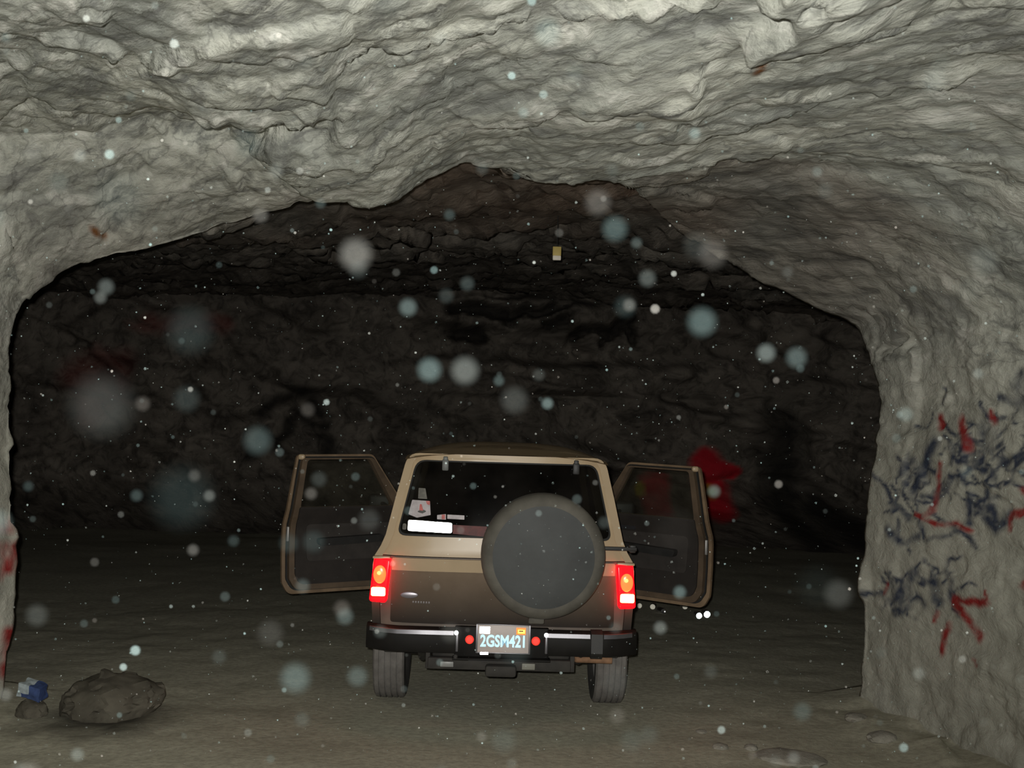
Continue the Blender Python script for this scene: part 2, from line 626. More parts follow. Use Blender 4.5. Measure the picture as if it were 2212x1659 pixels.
ring_C = hall_ring(8.6, -5.2, 4.6, 3.72)
for i in range(9, 15):
    ring_C[i] = Vector((ring_B[i].x * 1.05, 7.25, 3.78))
ring_C[8] = Vector((ring_B[8].x * 1.1, 7.6, 3.7))
ring_C[15] = Vector((ring_B[15].x * 1.05, 8.7, 3.75))
ring_C2 = hall_ring(10.5, -8.0, 7.5, 3.9)
ring_D = hall_ring(14.0, -10.2, 9.8, 4.1)
ring_E = hall_ring(20.5, -10.8, 10.4, 4.35)
RINGS = [near_ring(-3.0), near_ring(1.0), near_ring(3.4), ring_A, ring_B, ring_C, ring_C2, ring_D, ring_E]
T_STEPS = [10, 44, 120, 72, 20, 20, 40, 50]
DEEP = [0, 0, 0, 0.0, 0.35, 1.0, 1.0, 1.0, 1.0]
AMP = [0.11, 0.11, 0.12, 0.09, 0.075, 0.15, 0.20, 0.18, 0.16]
SEG = [20] * 4 + [28] * 14 + [60] * 3


def catmull(P, seg):
    P = np.array(P)
    n = len(P)
    out = []
    for i in range(n - 1):
        p0, p1, p2, p3 = P[max(0, i - 1)], P[i], P[i + 1], P[min(n - 1, i + 2)]
        t = (np.arange(seg[i]) / seg[i])[:, None]
        c = 0.5 * ((2 * p1) + (-p0 + p2) * t + (2 * p0 - 5 * p1 + 4 * p2 - p3) * t ** 2 + (-p0 + 3 * p1 - 3 * p2 + p3) * t ** 3)
        lin = p1 * (1 - t) + p2 * t
        out.append(0.55 * c + 0.45 * lin)
    out.append(P[-1:])
    return np.concatenate(out)


rows, deep_r, amp_r = [], [], []
curves = [catmull([tuple(p) for p in r], SEG) for r in RINGS]
for i, st in enumerate(T_STEPS):
    for k in range(st):
        t = k / st
        rows.append(curves[i] * (1 - t) + curves[i + 1] * t)
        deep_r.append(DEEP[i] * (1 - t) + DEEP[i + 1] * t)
        amp_r.append(AMP[i] * (1 - t) + AMP[i + 1] * t)
rows.append(curves[-1]); deep_r.append(1.0); amp_r.append(AMP[-1])
G = np.array(rows)                       # rows x columns x 3
NR, NC = G.shape[:2]
du = np.gradient(G, axis=1)
dv = np.gradient(G, axis=0)
NRM = np.cross(du, dv)
NRM /= np.linalg.norm(NRM, axis=2, keepdims=True) + 1e-9
P = G.reshape(-1, 3)
rot = np.array(Euler((R(8), R(-14), R(45))).to_matrix())
Q = P @ rot.T
disp = (1.0 * facet(Q * np.array((0.5, 1.25, 1.1)) + 0.30 * np.stack([fbm(P * 1.7, 4, 60)] * 3, 1), 3, 60)
        + 0.42 * facet(Q * np.array((1.0, 2.9, 2.6)) + 0.3 * np.stack([fbm(P * 2.6, 4, 70)] * 3, 1), 20, 90)
        + 0.20 * facet(Q * np.array((2.4, 6.0, 5.5)) + 0.3 * np.stack([fbm(P * 5, 3, 75)] * 3, 1), 26, 70)
        + 0.40 * fbm(Q * np.array((0.6, 1.4, 1.3)), 5, 40)
        + 0.10 * fbm(P * 9.0, 4, 50))
amp = np.repeat(np.array(amp_r), NC)
col_id = np.tile(np.arange(NC), NR)
wall_r0 = sum(SEG[:18])
wall_l1 = sum(SEG[:4])
amp = np.where((col_id > wall_r0 + 10) & (P[:, 1] < 8), amp * 0.8, amp)
amp = np.where((col_id < wall_l1 - 8) & (P[:, 1] < 8), amp * 0.85, amp)
P2 = P + NRM.reshape(-1, 3) * (disp * amp)[:, None]
P2 = P2.reshape(NR, NC, 3)
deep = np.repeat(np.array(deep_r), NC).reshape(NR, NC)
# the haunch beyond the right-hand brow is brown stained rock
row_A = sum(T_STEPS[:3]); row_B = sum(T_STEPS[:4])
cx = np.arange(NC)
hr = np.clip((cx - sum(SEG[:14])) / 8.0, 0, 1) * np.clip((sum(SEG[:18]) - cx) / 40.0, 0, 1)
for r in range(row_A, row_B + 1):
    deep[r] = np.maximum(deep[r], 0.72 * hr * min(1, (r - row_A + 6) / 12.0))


def seg_dist(p, a, b):
    ab = b - a
    t = np.clip(((p - a) @ ab) / (ab @ ab + 1e-9), 0, 1)
    return np.linalg.norm(p - (a + t[:, None] * ab), axis=1)


def strokes(p2, lines, soft=0.6):
    m = np.zeros(len(p2))
    for pts, w in lines:
        pts = [np.array(q) for q in pts]
        for a, b in zip(pts, pts[1:]):
            d = seg_dist(p2, a, b)
            m = np.maximum(m, np.clip((w - d) / (w * soft) + 0.2, 0, 1))
    return m


def on_right(u, v):
    """Photo pixel carried onto the plane of the right-hand pillar, as (along, height)."""
    d = at(u, v, 1.0) - Vector((0, 0, CAM_Z))
    # plane x = 2.56 + (7.7 - y) * 0.25
    k = (2.56 + 7.7 * 0.25) / (d.x + 0.25)
    return (k, CAM_Z + d.z * k)


def on_left(u, v, Y=7.0):
    p = at(u, v, Y)
    return (p.x, p.z)


def to_r(lst):
    return [([on_right(*q) for q in pts], w) for pts, w in lst]


RED_R = to_r([([(2005, 1010), (2002, 1090), (1985, 1110)], 0.026), ([(2040, 905), (2060, 960)], 0.040), ([(2175, 1062), (2208, 1088), (2150, 1105), (2152, 1140)], 0.022),
              ([(2045, 1300), (2120, 1310)], 0.026), ([(2045, 1302), (2100, 1375)], 0.034), ([(2035, 1365), (2030, 1415)], 0.035), ([(2010, 1330), (2005, 1345)], 0.018),
              ([(2120, 1290), (2128, 1305)], 0.02), ([(2205, 1130), (2208, 1240)], 0.025), ([(2190, 1260), (2212, 1275)], 0.025), ([(1990, 895), (1995, 915)], 0.03),
              ([(1910, 1260), (1905, 1280)], 0.02), ([(1960, 1110), (2030, 1130), (2070, 1150)], 0.016), ([(2092, 1420), (2100, 1440)], 0.012), ([(2110, 885), (2115, 905)], 0.02)])
BLUE_R = to_r([([(1985, 960), (1965, 1010), (1955, 1050)], 0.05), ([(1920, 1020), (1945, 1000)], 0.03), ([(2095, 915), (2105, 930)], 0.05), ([(2172, 810), (2165, 870), (2195, 885)], 0.04),
               ([(2130, 860), (2170, 868), (2212, 862)], 0.022), ([(2180, 890), (2200, 930)], 0.03), ([(2060, 950), (2050, 970)], 0.03), ([(2020, 970), (2045, 1000), (2090, 985)], 0.018),
               ([(2130, 995), (2165, 980), (2200, 985)], 0.018), ([(2115, 1010), (2105, 1070), (2120, 1120)], 0.022), ([(2070, 1080), (2065, 1130)], 0.034), ([(2100, 1110), (2125, 1140), (2140, 1110)], 0.035),
               ([(1910, 1085), (1945, 1115)], 0.018), ([(1910, 1140), (1935, 1170), (1970, 1155)], 0.024), ([(1975, 1120), (1985, 1150)], 0.03), ([(2000, 1160), (2050, 1150), (2085, 1175)], 0.016),
               ([(1910, 1235), (1925, 1270)], 0.018), ([(1965, 1240), (1960, 1265), (1930, 1285)], 0.045), ([(2005, 1260), (2010, 1300)], 0.04), ([(2040, 1265), (2035, 1295)], 0.028), ([(1925, 1320), (1960, 1310)], 0.03),
               ([(1970, 1290), (1985, 1310)], 0.022), ([(2090, 1005), (2098, 1005)], 0.03), ([(2180, 960), (2150, 1050)], 0.012), ([(2060, 940), (2110, 950), (2140, 930)], 0.014), ([(1945, 1270), (1960, 1300)], 0.012)])
rs = np.random.RandomState(3)
for _k in range(105):
    if _k < 78:
        u0 = rs.uniform(1908, 2212)
        v0 = 1010 + 55 * rs.randn() - (u0 - 2050) * 0.28
        v0 = v0 if v0 < 1180 else 1150
    else:
        u0, v0 = rs.uniform(1908, 2050), rs.uniform(1228, 1322)
    a0, l0 = rs.uniform(0, 6.28), rs.uniform(10, 38)
    mid = (u0 + l0 * math.cos(a0), v0 + l0 * math.sin(a0))
    end = (mid[0] + l0 * math.cos(a0 + rs.uniform(-1.5, 1.5)), mid[1] + l0 * math.sin(a0 + rs.uniform(-1.5, 1.5)))
    BLUE_R.append(([on_right(u0, v0), on_right(*mid), on_right(*end)], rs.uniform(0.007, 0.017)))
BLUE_R = [(q_, w_ * 1.45) for q_, w_ in BLUE_R]
RED_R = [(q_, w_ * 1.2) for q_, w_ in RED_R]
RED_L = [([on_left(16, 1060), on_left(14, 1100)], 0.03), ([on_left(2, 1140), on_left(30, 1125)], 0.035), ([on_left(8, 1180), on_left(10, 1240)], 0.028), ([on_left(20, 1170), on_left(18, 1200)], 0.015),
         ([on_left(14, 1370), on_left(10, 1420)], 0.05), ([on_left(4, 1440), on_left(8, 1470)], 0.035)]


def set_attr(me, name, arr):
    a = me.attributes.new(name, 'FLOAT', 'POINT')
    a.data.foreach_set('value', np.ascontiguousarray(arr, dtype=np.float32))


def shell_part(name, c0, c1):
    sub = P2[:, c0:c1 + 1]
    nr, nc = sub.shape[:2]
    idx = np.arange(nr * nc).reshape(nr, nc)
    faces = np.stack([idx[:-1, :-1], idx[:-1, 1:], idx[1:, 1:], idx[1:, :-1]], -1).reshape(-1, 4)
    v = sub.reshape(-1, 3)
    o = from_arrays(name, v, faces.tolist(), M['rock'])
    me = o.data
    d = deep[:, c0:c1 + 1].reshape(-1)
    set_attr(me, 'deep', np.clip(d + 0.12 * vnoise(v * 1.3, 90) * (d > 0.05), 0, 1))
    near = v[:, 1] < 8.3
    wob = np.stack([fbm(v * 5, 3, 81), fbm(v * 5, 3, 82)], 1) * 0.03
    spray = np.clip(0.85 + 0.5 * fbm(v * 14, 3, 85), 0.25, 1)
    red = np.zeros(len(v)); blue = np.zeros(len(v)); dusty = np.zeros(len(v)); rust = np.zeros(len(v)); yel = np.zeros(len(v)); blk = np.zeros(len(v))
    if name == 'wall_right':
        yz = v[:, 1:3] + wob
        red = strokes(yz, RED_R, 0.7) * spray * near
        blue = strokes(yz, BLUE_R, 0.9) * spray * near * 0.95
        dusty = 0.75 * near * np.clip((2.6 - v[:, 2]) / 0.8, 0, 1)
    elif name == 'wall_left':
        xz = v[:, [0, 2]] + wob * 0.5
        red = strokes(xz, RED_L, 0.8) * spray * (v[:, 1] > 6.5) * (v[:, 1] < 7.8)
        dusty = 0.7 * near * np.clip((2.4 - v[:, 2]) / 0.8, 0, 1)
    else:
        for (u_, v_, Y_, r_) in ((170, 484, 6.9, 0.045), (1640, 132, 4.6, 0.035), (1647, 90, 4.5, 0.03), (2150, 770, 7.0, 0.05)):
            p = np.array(at(u_, v_, Y_))
            dd = np.linalg.norm((v - p)[:, [0, 2]] if Y_ > 5 else (v - p)[:, [0, 1]] * np.array((1, 0.4)), axis=1)
            rust = np.maximum(rust, np.clip((r_ - dd) / r_ * 1.6, 0, 1) * near)
        rust = np.maximum(rust, 0.26 * np.clip(d, 0, 1) * np.clip((12.0 - v[:, 1]) / 3.0, 0, 1) * np.clip(0.55 + fbm(v * 0.9, 3, 61), 0, 1))
    for n_, a_ in (('paint_vivid', yel), ('paint_red', red), ('paint_blue', blue), ('dusty', dusty), ('rust', rust), ('paint_yellow', yel), ('black_paint_and_shade', blk)):
        set_attr(me, n_, a_)
    return tag(o, kind='structure')


w_l = tag(shell_part('wall_left', 0, wall_l1), 'pale rock wall and pillar on the left with red spray paint')
ceil_o = tag(shell_part('ceiling', wall_l1, wall_r0), 'rough grey white marble rock ceiling of the mine')
w_r = tag(shell_part('wall_right', wall_r0, NC - 1), 'rock pillar on the right covered in blue and red spray paint')


# end wall of the hall
def back_wall():
    nx, nz = 420, 130
    xs = np.linspace(-12, 11.6, nx)
    zs = np.linspace(-0.4, 5.2, nz)
    X, Z = np.meshgrid(xs, zs)
    v = np.stack([X.ravel(), np.full(X.size, 19.6), Z.ravel()], 1)
    q = v @ rot.T
    dsp = 0.55 * facet(q * np.array((0.55, 0.6, 1.3)), 5) + 0.25 * facet(q * np.array((1.5, 1.6, 3.0)), 15) + 0.25 * fbm(v * 1.2, 4, 33)
    # undercut ledges, deepest in the middle of the wall
    led = np.exp(-((v[:, 0] - 0.6) / 2.6) ** 2)
    dsp = dsp - led * 0.5 * np.tanh((np.sin(v[:, 2] * 5.2 + 0.5 * fbm(v * 0.9, 3, 3)) ) * 2.5) * (v[:, 2] > 2.4)
    v[:, 1] += dsp * 0.55 - 0.008 * v[:, 0] ** 2 - 3.2 * np.clip((0.9 - v[:, 2]) / 1.1, 0, 1.2) ** 2
    idx = np.arange(nx * nz).reshape(nz, nx)
    f = np.stack([idx[:-1, :-1], idx[:-1, 1:], idx[1:, 1:], idx[1:, :-1]], -1).reshape(-1, 4)
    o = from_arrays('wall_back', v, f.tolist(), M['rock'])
    me = o.data
    set_attr(me, 'deep', np.ones(len(v)))

    def w(u_, v_):
        p = at(u_, v_, 19.2)
        return (p.x, p.z)
    xz = v[:, [0, 2]] + np.stack([fbm(v * 2, 3, 1), fbm(v * 2, 3, 2)], 1) * 0.12
    red = strokes(xz, [([w(170, 800), w(250, 790), w(230, 860)], 0.4), ([w(300, 700), w(460, 705)], 0.22), ([w(190, 850), w(200, 900)], 0.3)], 0.8)
    xz2 = v[:, [0, 2]] + np.stack([fbm(v * 2.5, 3, 1), fbm(v * 2.5, 3, 2)], 1) * 0.05
    yel = strokes(xz2, [([w(1528, 1062), w(1544, 1066)], 0.15), ([w(1392, 1045), w(1391, 1062)], 0.08)], 0.8)
    blk = strokes(xz, [([w(560, 900), w(600, 860), w(650, 850), w(690, 880)], 0.16), ([w(590, 960), w(640, 900), (w(700, 920))], 0.13), ([w(700, 960), w(720, 1000)], 0.2),
                       ([w(560, 940), w(540, 990)], 0.15), ([w(1690, 930), w(1700, 1200)], 0.5), ([w(1760, 1090), w(1850, 1200)], 0.5)], 0.9)  # last two strokes are broad dark patches at the right
    viv = strokes(xz2, [([w(1530, 1005), w(1545, 1085)], 0.34), ([w(1418, 1035), w(1420, 1095)], 0.28), ([w(1560, 1010), w(1588, 1020)], 0.16)], 0.4)
    set_attr(me, 'paint_vivid', viv * (1 - 0.25 * np.clip(fbm(v * 3, 3, 9), 0, 1)))
    ledge_shade = strokes(xz, [([w(972, 662), w(1060, 652), w(1095, 684)], 0.14), ([w(1105, 672), w(1180, 664), w(1225, 655)], 0.13), ([w(1180, 695), w(1225, 690)], 0.12), ([w(1235, 714), w(1320, 712), w(1380, 682)], 0.12),
                        ([w(985, 718), w(1030, 716)], 0.14), ([w(1310, 720), w(1312, 745)], 0.1), ([w(1360, 700), w(1365, 725)], 0.16)], 0.9)  # shadows under the ledges, painted dark where the wall is also pushed back
    v[:, 1] += ledge_shade * 0.5
    me.vertices.foreach_set('co', v.ravel())
    blk = np.maximum(blk, ledge_shade)  # black scribbles and painted ledge shadows share one mask
    for n_, a_ in (('paint_red', red * np.where(v[:, 0] < 0, 0.38, 0.9)), ('paint_yellow', yel), ('black_paint_and_shade', blk * 0.8)):
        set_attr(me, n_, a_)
    for n_ in ('paint_blue', 'dusty', 'rust'):
        set_attr(me, n_, np.zeros(len(v)))
    return tag(o, 'dark brown rock wall at the far end with red and black spray paint', kind='structure')


w_b = back_wall()


def make_floor():
    ys = np.concatenate([np.linspace(-3, 3, 20)[:-1], np.linspace(3, 11, 220)[:-1], np.linspace(11, 21, 70)])
    xs = np.concatenate([np.linspace(-12, -4.2, 40)[:-1], np.linspace(-4.2, 4, 230)[:-1], np.linspace(4, 11.6, 40)])
    X, Y = np.meshgrid(xs, ys)
    v = np.stack([X.ravel(), Y.ravel(), np.zeros(X.size)], 1)
    h = 0.014 * fbm(v * 0.8, 4, 5) + 0.006 * fbm(v * np.array((4, 4, 1)), 4, 8)
    # the ground rises into rubble at the foot of the walls, and lies flat under the car
    rise_r = np.clip((v[:, 0] - (2.1 + (7.7 - v[:, 1]) * 0.18)) / 0.6, 0, 1) * (v[:, 1] < 8.0)
    rise_l = np.clip((-3.0 - v[:, 0]) / 0.4, 0, 1) * (v[:, 1] < 7.4)
    lumpy = facet(v * np.array((3, 3, 1)), 41)
    h += rise_r * (0.07 + 0.05 * lumpy) + rise_l * (0.06 + 0.04 * lumpy)
    car_z = np.exp(-(np.maximum(np.abs(v[:, 0] + 0.06) - 1.0, 0) / 0.4) ** 2 - (np.maximum(np.abs(v[:, 1] - 9) - 2.4, 0) / 0.5) ** 2)
    h = h * (1 - 0.85 * car_z) - 0.012 * car_z
    v[:, 2] = h
    nx = len(xs)
    idx = np.arange(len(v)).reshape(len(ys), nx)
    f = np.stack([idx[:-1, :-1], idx[:-1, 1:], idx[1:, 1:], idx[1:, :-1]], -1).reshape(-1, 4)
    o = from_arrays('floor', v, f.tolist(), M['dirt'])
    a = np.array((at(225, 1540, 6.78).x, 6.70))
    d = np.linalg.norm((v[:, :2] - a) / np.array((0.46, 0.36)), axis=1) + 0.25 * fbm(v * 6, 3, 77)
    set_attr(o.data, 'boulder_shade', np.clip(1.25 - d, 0, 1) * 0.9)  # boulder's shadow, painted into the floor colour
    return tag(o, 'dusty brown dirt floor of the mine', kind='structure')


floor_o = make_floor()


# ------------------------------------------------------------------ the car
# car space: origin on the ground under the middle of the rear face, x right, y forward, z up
pc = at(1087, 1210, 6.9)
CAR = empty('car', (pc.x + 0.005, 6.9, 0.0), R(0.9))
tag(CAR, 'tan two-door off-road car seen from behind with both doors open and tail lamps lit', 'car')

HW_Z = [0.30, 0.45, 0.62, 0.80, 1.00, 1.06, 1.12, 1.19, 1.45, 1.66, 1.72]
HW_X = [0.76, 0.80, 0.835, 0.848, 0.846, 0.835, 0.80, 0.772, 0.715, 0.662, 0.62]


def hw(z):
    return float(np.interp(z, HW_Z, HW_X))


def ytilt(z):
    return max(0.0, z - 1.10) * 0.14


def rear_map(a, b, c):
    e = abs(a) / max(hw(b), 0.1)
    return (a, ytilt(b) + c + 0.07 * max(0, e - 0.55) ** 2 / 0.2, b)


CZ = [0.7, 0.8, 0.9, 1.0, 1.06, 1.12, 1.19, 1.3, 1.45, 1.55, 1.66, 1.69]
CA = [-0.8, -0.7, -0.6, -0.45, -0.2, 0, 0.2, 0.45, 0.6, 0.7, 0.8]

# liftgate with the rear window opening
lift_out = rpoly([(-0.832, 1.062, 0.01), (0.832, 1.062, 0.01), (0.800, 1.12, 0.02), (0.772, 1.19, 0.05), (0.715, 1.45), (0.652, 1.722, 0.10), (-0.652, 1.722, 0.10), (-0.715, 1.45), (-0.772, 1.19, 0.05), (-0.800, 1.12, 0.02)], 0)
win = [(-0.702, 1.188, 0.05), (0.702, 1.188, 0.05), (0.593, 1.680, 0.085), (-0.593, 1.680, 0.085)]
lift = panel('liftgate', lift_out, [rpoly(win)[::-1]], 0.0, 0.035, rear_map, M['tan'], CAR, CZ, CA)
seal_in = [(-0.690, 1.200, 0.045), (0.690, 1.200, 0.045), (0.584, 1.670, 0.08), (-0.584, 1.670, 0.08)]
panel('window_seal', rpoly([(p[0] * 1.0, p[1], p[2]) for p in win]), [rpoly(seal_in)[::-1]], 0.012, 0.03, rear_map, M['seal'], lift, CZ, CA)
panel('rear_glass', rpoly(seal_in), [], 0.018, 0.023, rear_map, M['glass'], lift, CZ, CA)
# glass hinges along the top of the window
for x in (-0.40, 0.455):
    bm = bmesh.new()
    box(bm, (x, ytilt(1.655) - 0.005, 1.652), (0.042, 0.03, 0.075), 0.008)
    box(bm, (x, ytilt(1.69) - 0.012, 1.692), (0.030, 0.03, 0.03), 0.006)
    from_bm('window_hinge', bm, plain('hinge_grey', (0.10, 0.105, 0.10), 0.5) if x < 0 else M['black'], lift)

# stickers stuck on the glass
def sticker(name, pts, c, mat, label=None):
    o = panel(name, rpoly(pts), [], c, c - 0.002, rear_map, mat, CAR, (), ())
    o.parent = lift
    if label:
        o['label'] = label
    return o


def rp(u, v, y=6.86):
    """Photo pixel on the car's rear face, in car space (x, z)."""
    p = at(u, v, y + 0.0)
    q = Matrix.Rotation(-CAR.rotation_euler.z, 3, 'Z') @ (p - Vector(CAR.location))
    return (q.x, q.z)


def rpr(pts, y=6.92):
    return [(*rp(u, v, y), r) for u, v, r in pts]


sticker('white_sticker', rpr([(880, 1147, 0.014), (976, 1152, 0.014), (976, 1130, 0.014), (881, 1124, 0.014)]), 0.012, M['white_retro'], 'bright white reflective sticker')
sticker('red_sticker', rpr([(978, 1153, 0.003), (1052, 1160, 0.003), (1052, 1138, 0.003), (978, 1134, 0.003)]), 0.012, M['decal_deepred'], 'dark red sticker')
sticker('shield_sticker', rpr([(881, 1112, 0.006), (900, 1119, 0.02), (930, 1113, 0.006), (928, 1083, 0.006), (889, 1081, 0.006)]), 0.012, M['decal_white'], 'white shield sticker with a red and dark mark')
sticker('sticker_mark', rpr([(898, 1106, 0.01), (912, 1110, 0.01), (922, 1105, 0.01), (912, 1101, 0.004)]), 0.0095, M['decal_dark'])
sticker('sticker_mark', rpr([(905, 1103, 0.004), (914, 1104, 0.004), (910, 1090, 0.003), (906, 1090, 0.003)]), 0.009, M['decal_red'])
sticker('sticker_mark', rpr([(922, 1090, 0.003), (928, 1092, 0.003), (928, 1083, 0.003), (919, 1083, 0.003)]), 0.009, M['decal_red'])
sticker('small_sticker', rpr([(944, 1122, 0.003), (963, 1123, 0.003), (963, 1111, 0.003), (944, 1113, 0.003)]), 0.012, M['decal_white'])
sticker('sticker_mark', rpr([(954, 1122, 0.002), (961, 1122, 0.002), (961, 1112, 0.002), (954, 1112, 0.002)]), 0.0095, M['decal_red'])
sticker('strip_sticker', rpr([(966, 1121, 0.003), (1003, 1123, 0.003), (1003, 1114, 0.003), (966, 1112, 0.003)]), 0.012, M['decal_white'])
sticker('faded_sticker', rpr([(902, 1078, 0.004), (922, 1079, 0.004), (918, 1056, 0.004), (903, 1055, 0.004)]), 0.012, M['decal_grey'])
sticker('round_sticker', rpr([(868, 1145, 0.01), (877, 1145, 0.01), (877, 1132, 0.01), (869, 1132, 0.01)]), 0.012, M['decal_grey'])

# lower rear body and tailgate
low_out = rpoly([(-0.842, 0.60, 0.03), (0.842, 0.60, 0.03), (0.846, 1.055, 0.01), (-0.846, 1.055, 0.01)])
panel('rear_body_panel', low_out, [], 0.012, 0.05, rear_map, M['brown'], CAR, CZ, CA)
tg_out = rpoly([(-0.722, 0.635, 0.02), (0.722, 0.635, 0.02), (0.722, 1.048, 0.012), (-0.722, 1.048, 0.012)])
tg = panel('tailgate', tg_out, [], -0.006, 0.02, rear_map, M['twotone'], CAR, CZ, CA)
bm = bmesh.new()
lathe(bm, [(0, -0.004), (0.8, -0.004), (0.95, -0.002), (1.0, 0.004)], 28)
for v in bm.verts:
    v.co = Vector((v.co.x * 0.058 - 0.602, v.co.y - 0.008, v.co.z * 0.021 + 0.815))
from_bm('oval_badge', bm, M['badge'], tg)
bm = bmesh.new()
for k in range(7):
    box(bm, (-0.575 + k * 0.017, -0.008, 0.772 - k * 0.0004), (0.011, 0.006, 0.014), 0.002)
from_bm('badge_lettering', bm, plain('worn_lettering', (0.17, 0.15, 0.15), 0.5), tg)
# thin body-side corner pieces above and below the lamps
for s in (-1, 1):
    bm = bmesh.new()
    box(bm, (s * 0.788, 0.012, 1.049), (0.112, 0.05, 0.016), 0.005)
    from_bm('lamp_cap', bm, M['tan'], CAR)

# tail lamps
def tail_lamp(s):
    bm = bmesh.new()
    box(bm, (s * 0.792, 0.0, 0.905), (0.118, 0.075, 0.282), 0.018, 3)
    for v in bm.verts:                      # follow the body: wraps round the corner and leans in at the top
        e = max(0.0, (s * v.co.x - 0.76))
        v.co.y += e * e * 6.0
        v.co.x -= s * 0.012 * (v.co.z - 0.90) / 0.14
    lp = from_bm('tail_lamp', bm, M['lens'], CAR)
    b2 = bmesh.new()
    bmesh.ops.create_uvsphere(b2, u_segments=20, v_segments=12, radius=1.0)
    for v in b2.verts:
        v.co = Vector((v.co.x * 0.042 + s * 0.792, v.co.y * 0.012 - 0.036 + 0.004, v.co.z * 0.058 + (0.945 if s < 0 else 0.935)))
    lb = from_bm('lamp_bulb', b2, M['bulb'], lp)
    b4 = bmesh.new()
    bmesh.ops.create_uvsphere(b4, u_segments=12, v_segments=8, radius=1.0)
    for v in b4.verts:
        v.co = Vector((v.co.x * 0.014 + s * 0.792 - 0.004, v.co.y * 0.008 - 0.042, v.co.z * 0.013 + (0.955 if s < 0 else 0.950)))
    from_bm('bulb_filament', b4, M['hot'], lp)
    b3 = bmesh.new()
    box(b3, (s * 0.798, -0.032, 0.835), (0.092, 0.022, 0.056), 0.010, 3)
    from_bm('lamp_window', b3, M['reverse'], lp)
    return lp


tail_lamp(-1)
tail_lamp(1)

# body sides with wheel arches, door opening and quarter window
AX_R, AX_F, TY_R = 0.66, 3.05, 0.352


def arch(cy, r, z0, n=12):
    a0 = math.asin((z0 - TY_R) / r) if abs(z0 - TY_R) < r else 0
    return [(cy - r * math.cos(a), TY_R + r * math.sin(a)) for a in np.linspace(a0, math.pi - a0, n)]


side_out = [(0.03, 0.50), *arch(AX_R, 0.43, 0.50), (1.3, 0.44), (2.5, 0.44), *arch(AX_F, 0.43, 0.50), (3.88, 0.52), (3.92, 0.75), (3.90, 0.98), (3.75, 1.04), (2.75, 1.10), (2.25, 1.66), (2.15, 1.70), (0.12, 1.70), (0.10, 1.45), (0.045, 1.12), (0.03, 1.05)]
door_hole = rpoly([(1.32, 0.47, 0.08), (2.48, 0.47, 0.06), (2.50, 1.14, 0.02), (2.12, 1.64, 0.05), (1.36, 1.64, 0.06)])
qwin = rpoly([(0.26, 1.21, 0.06), (1.22, 1.21, 0.06), (1.20, 1.62, 0.06), (0.34, 1.62, 0.08)])
SZ = [0.5, 0.62, 0.8, 1.0, 1.06, 1.12, 1.19, 1.3, 1.45, 1.6, 1.66]
for s in (-1, 1):
    def smap(a, b, c, s=s):
        return (s * (hw(b) - c), a, b)
    sd = panel('body_side', side_out, [door_hole[::-1], qwin[::-1]], 0.0, 0.05, smap, M['twotone'], CAR, SZ, (0.3, 1.0, 2.0, 3.0))
    panel('quarter_glass', qwin, [], 0.015, 0.02, smap, M['glass'], sd, SZ)

# roof, bonnet, screen, floor pan, inside
def sheet(name, fn, na, nb, mat, parent, thick=0.02):
    bm = bmesh.new()
    g = [[bm.verts.new(fn(i / na, j / nb)) for j in range(nb + 1)] for i in range(na + 1)]
    for i in range(na):
        for j in range(nb):
            bm.faces.new((g[i][j], g[i + 1][j], g[i + 1][j + 1], g[i][j + 1]))
    bmesh.ops.solidify(bm, geom=bm.faces[:], thickness=thick)
    return from_bm(name, bm, mat, parent)


sheet('roof', lambda i, j: ((i * 2 - 1) * 0.665, 0.082 + j * 2.13, 1.700 + (0.047 + 0.05 * math.sin(math.pi * min(1, j * 1.25))) * (1 - abs(i * 2 - 1) ** 3.2) - 0.02 * max(0, 0.06 - j) / 0.06 - 0.03 * j ** 3), 20, 16, M['tan'], CAR)
sheet('bonnet', lambda i, j: ((i * 2 - 1) * 0.80, 2.72 + j * 1.15, 1.09 - 0.05 * j ** 2 + 0.02 * (1 - (i * 2 - 1) ** 2)), 10, 8, M['tan'], CAR)
sheet('windscreen', lambda i, j: ((i * 2 - 1) * (0.76 - 0.12 * j), 2.72 - 0.50 * j, 1.11 + 0.54 * j), 8, 4, M['glass'], CAR, 0.006)
bm = bmesh.new()
box(bm, (0, 1.95, 0.46), (1.52, 3.8, 0.05), 0.01)
box(bm, (0, 0.75, 0.75), (1.25, 0.05, 0.5), 0.01)
from_bm('floor_pan', bm, M['under'], CAR)
bm = bmesh.new()
box(bm, (0, 2.62, 0.92), (1.46, 0.36, 0.30), 0.06, 3)
box(bm, (-0.36, 2.42, 1.04), (0.40, 0.16, 0.10), 0.04, 3)
dash = from_bm('dashboard', bm, M['trim'], CAR)
bm = bmesh.new()
ring = [(-0.36 + 0.18 * math.cos(a), 2.22 - 0.06 * math.sin(a), 1.0 + 0.17 * math.sin(a)) for a in np.linspace(0, 2 * math.pi, 25)]
tube(bm, ring, 0.013, 8, False)
tube(bm, [(-0.36, 2.24, 1.0), (-0.36, 2.45, 0.93)], 0.03, 8)
for a in (0.2, math.pi - 0.2, -math.pi / 2):
    tube(bm, [(-0.36, 2.24, 1.0), (-0.36 + 0.18 * math.cos(a), 2.22 - 0.06 * math.sin(a), 1.0 + 0.17 * math.sin(a))], 0.011, 6)
from_bm('steering_wheel', bm, M['black'], dash)
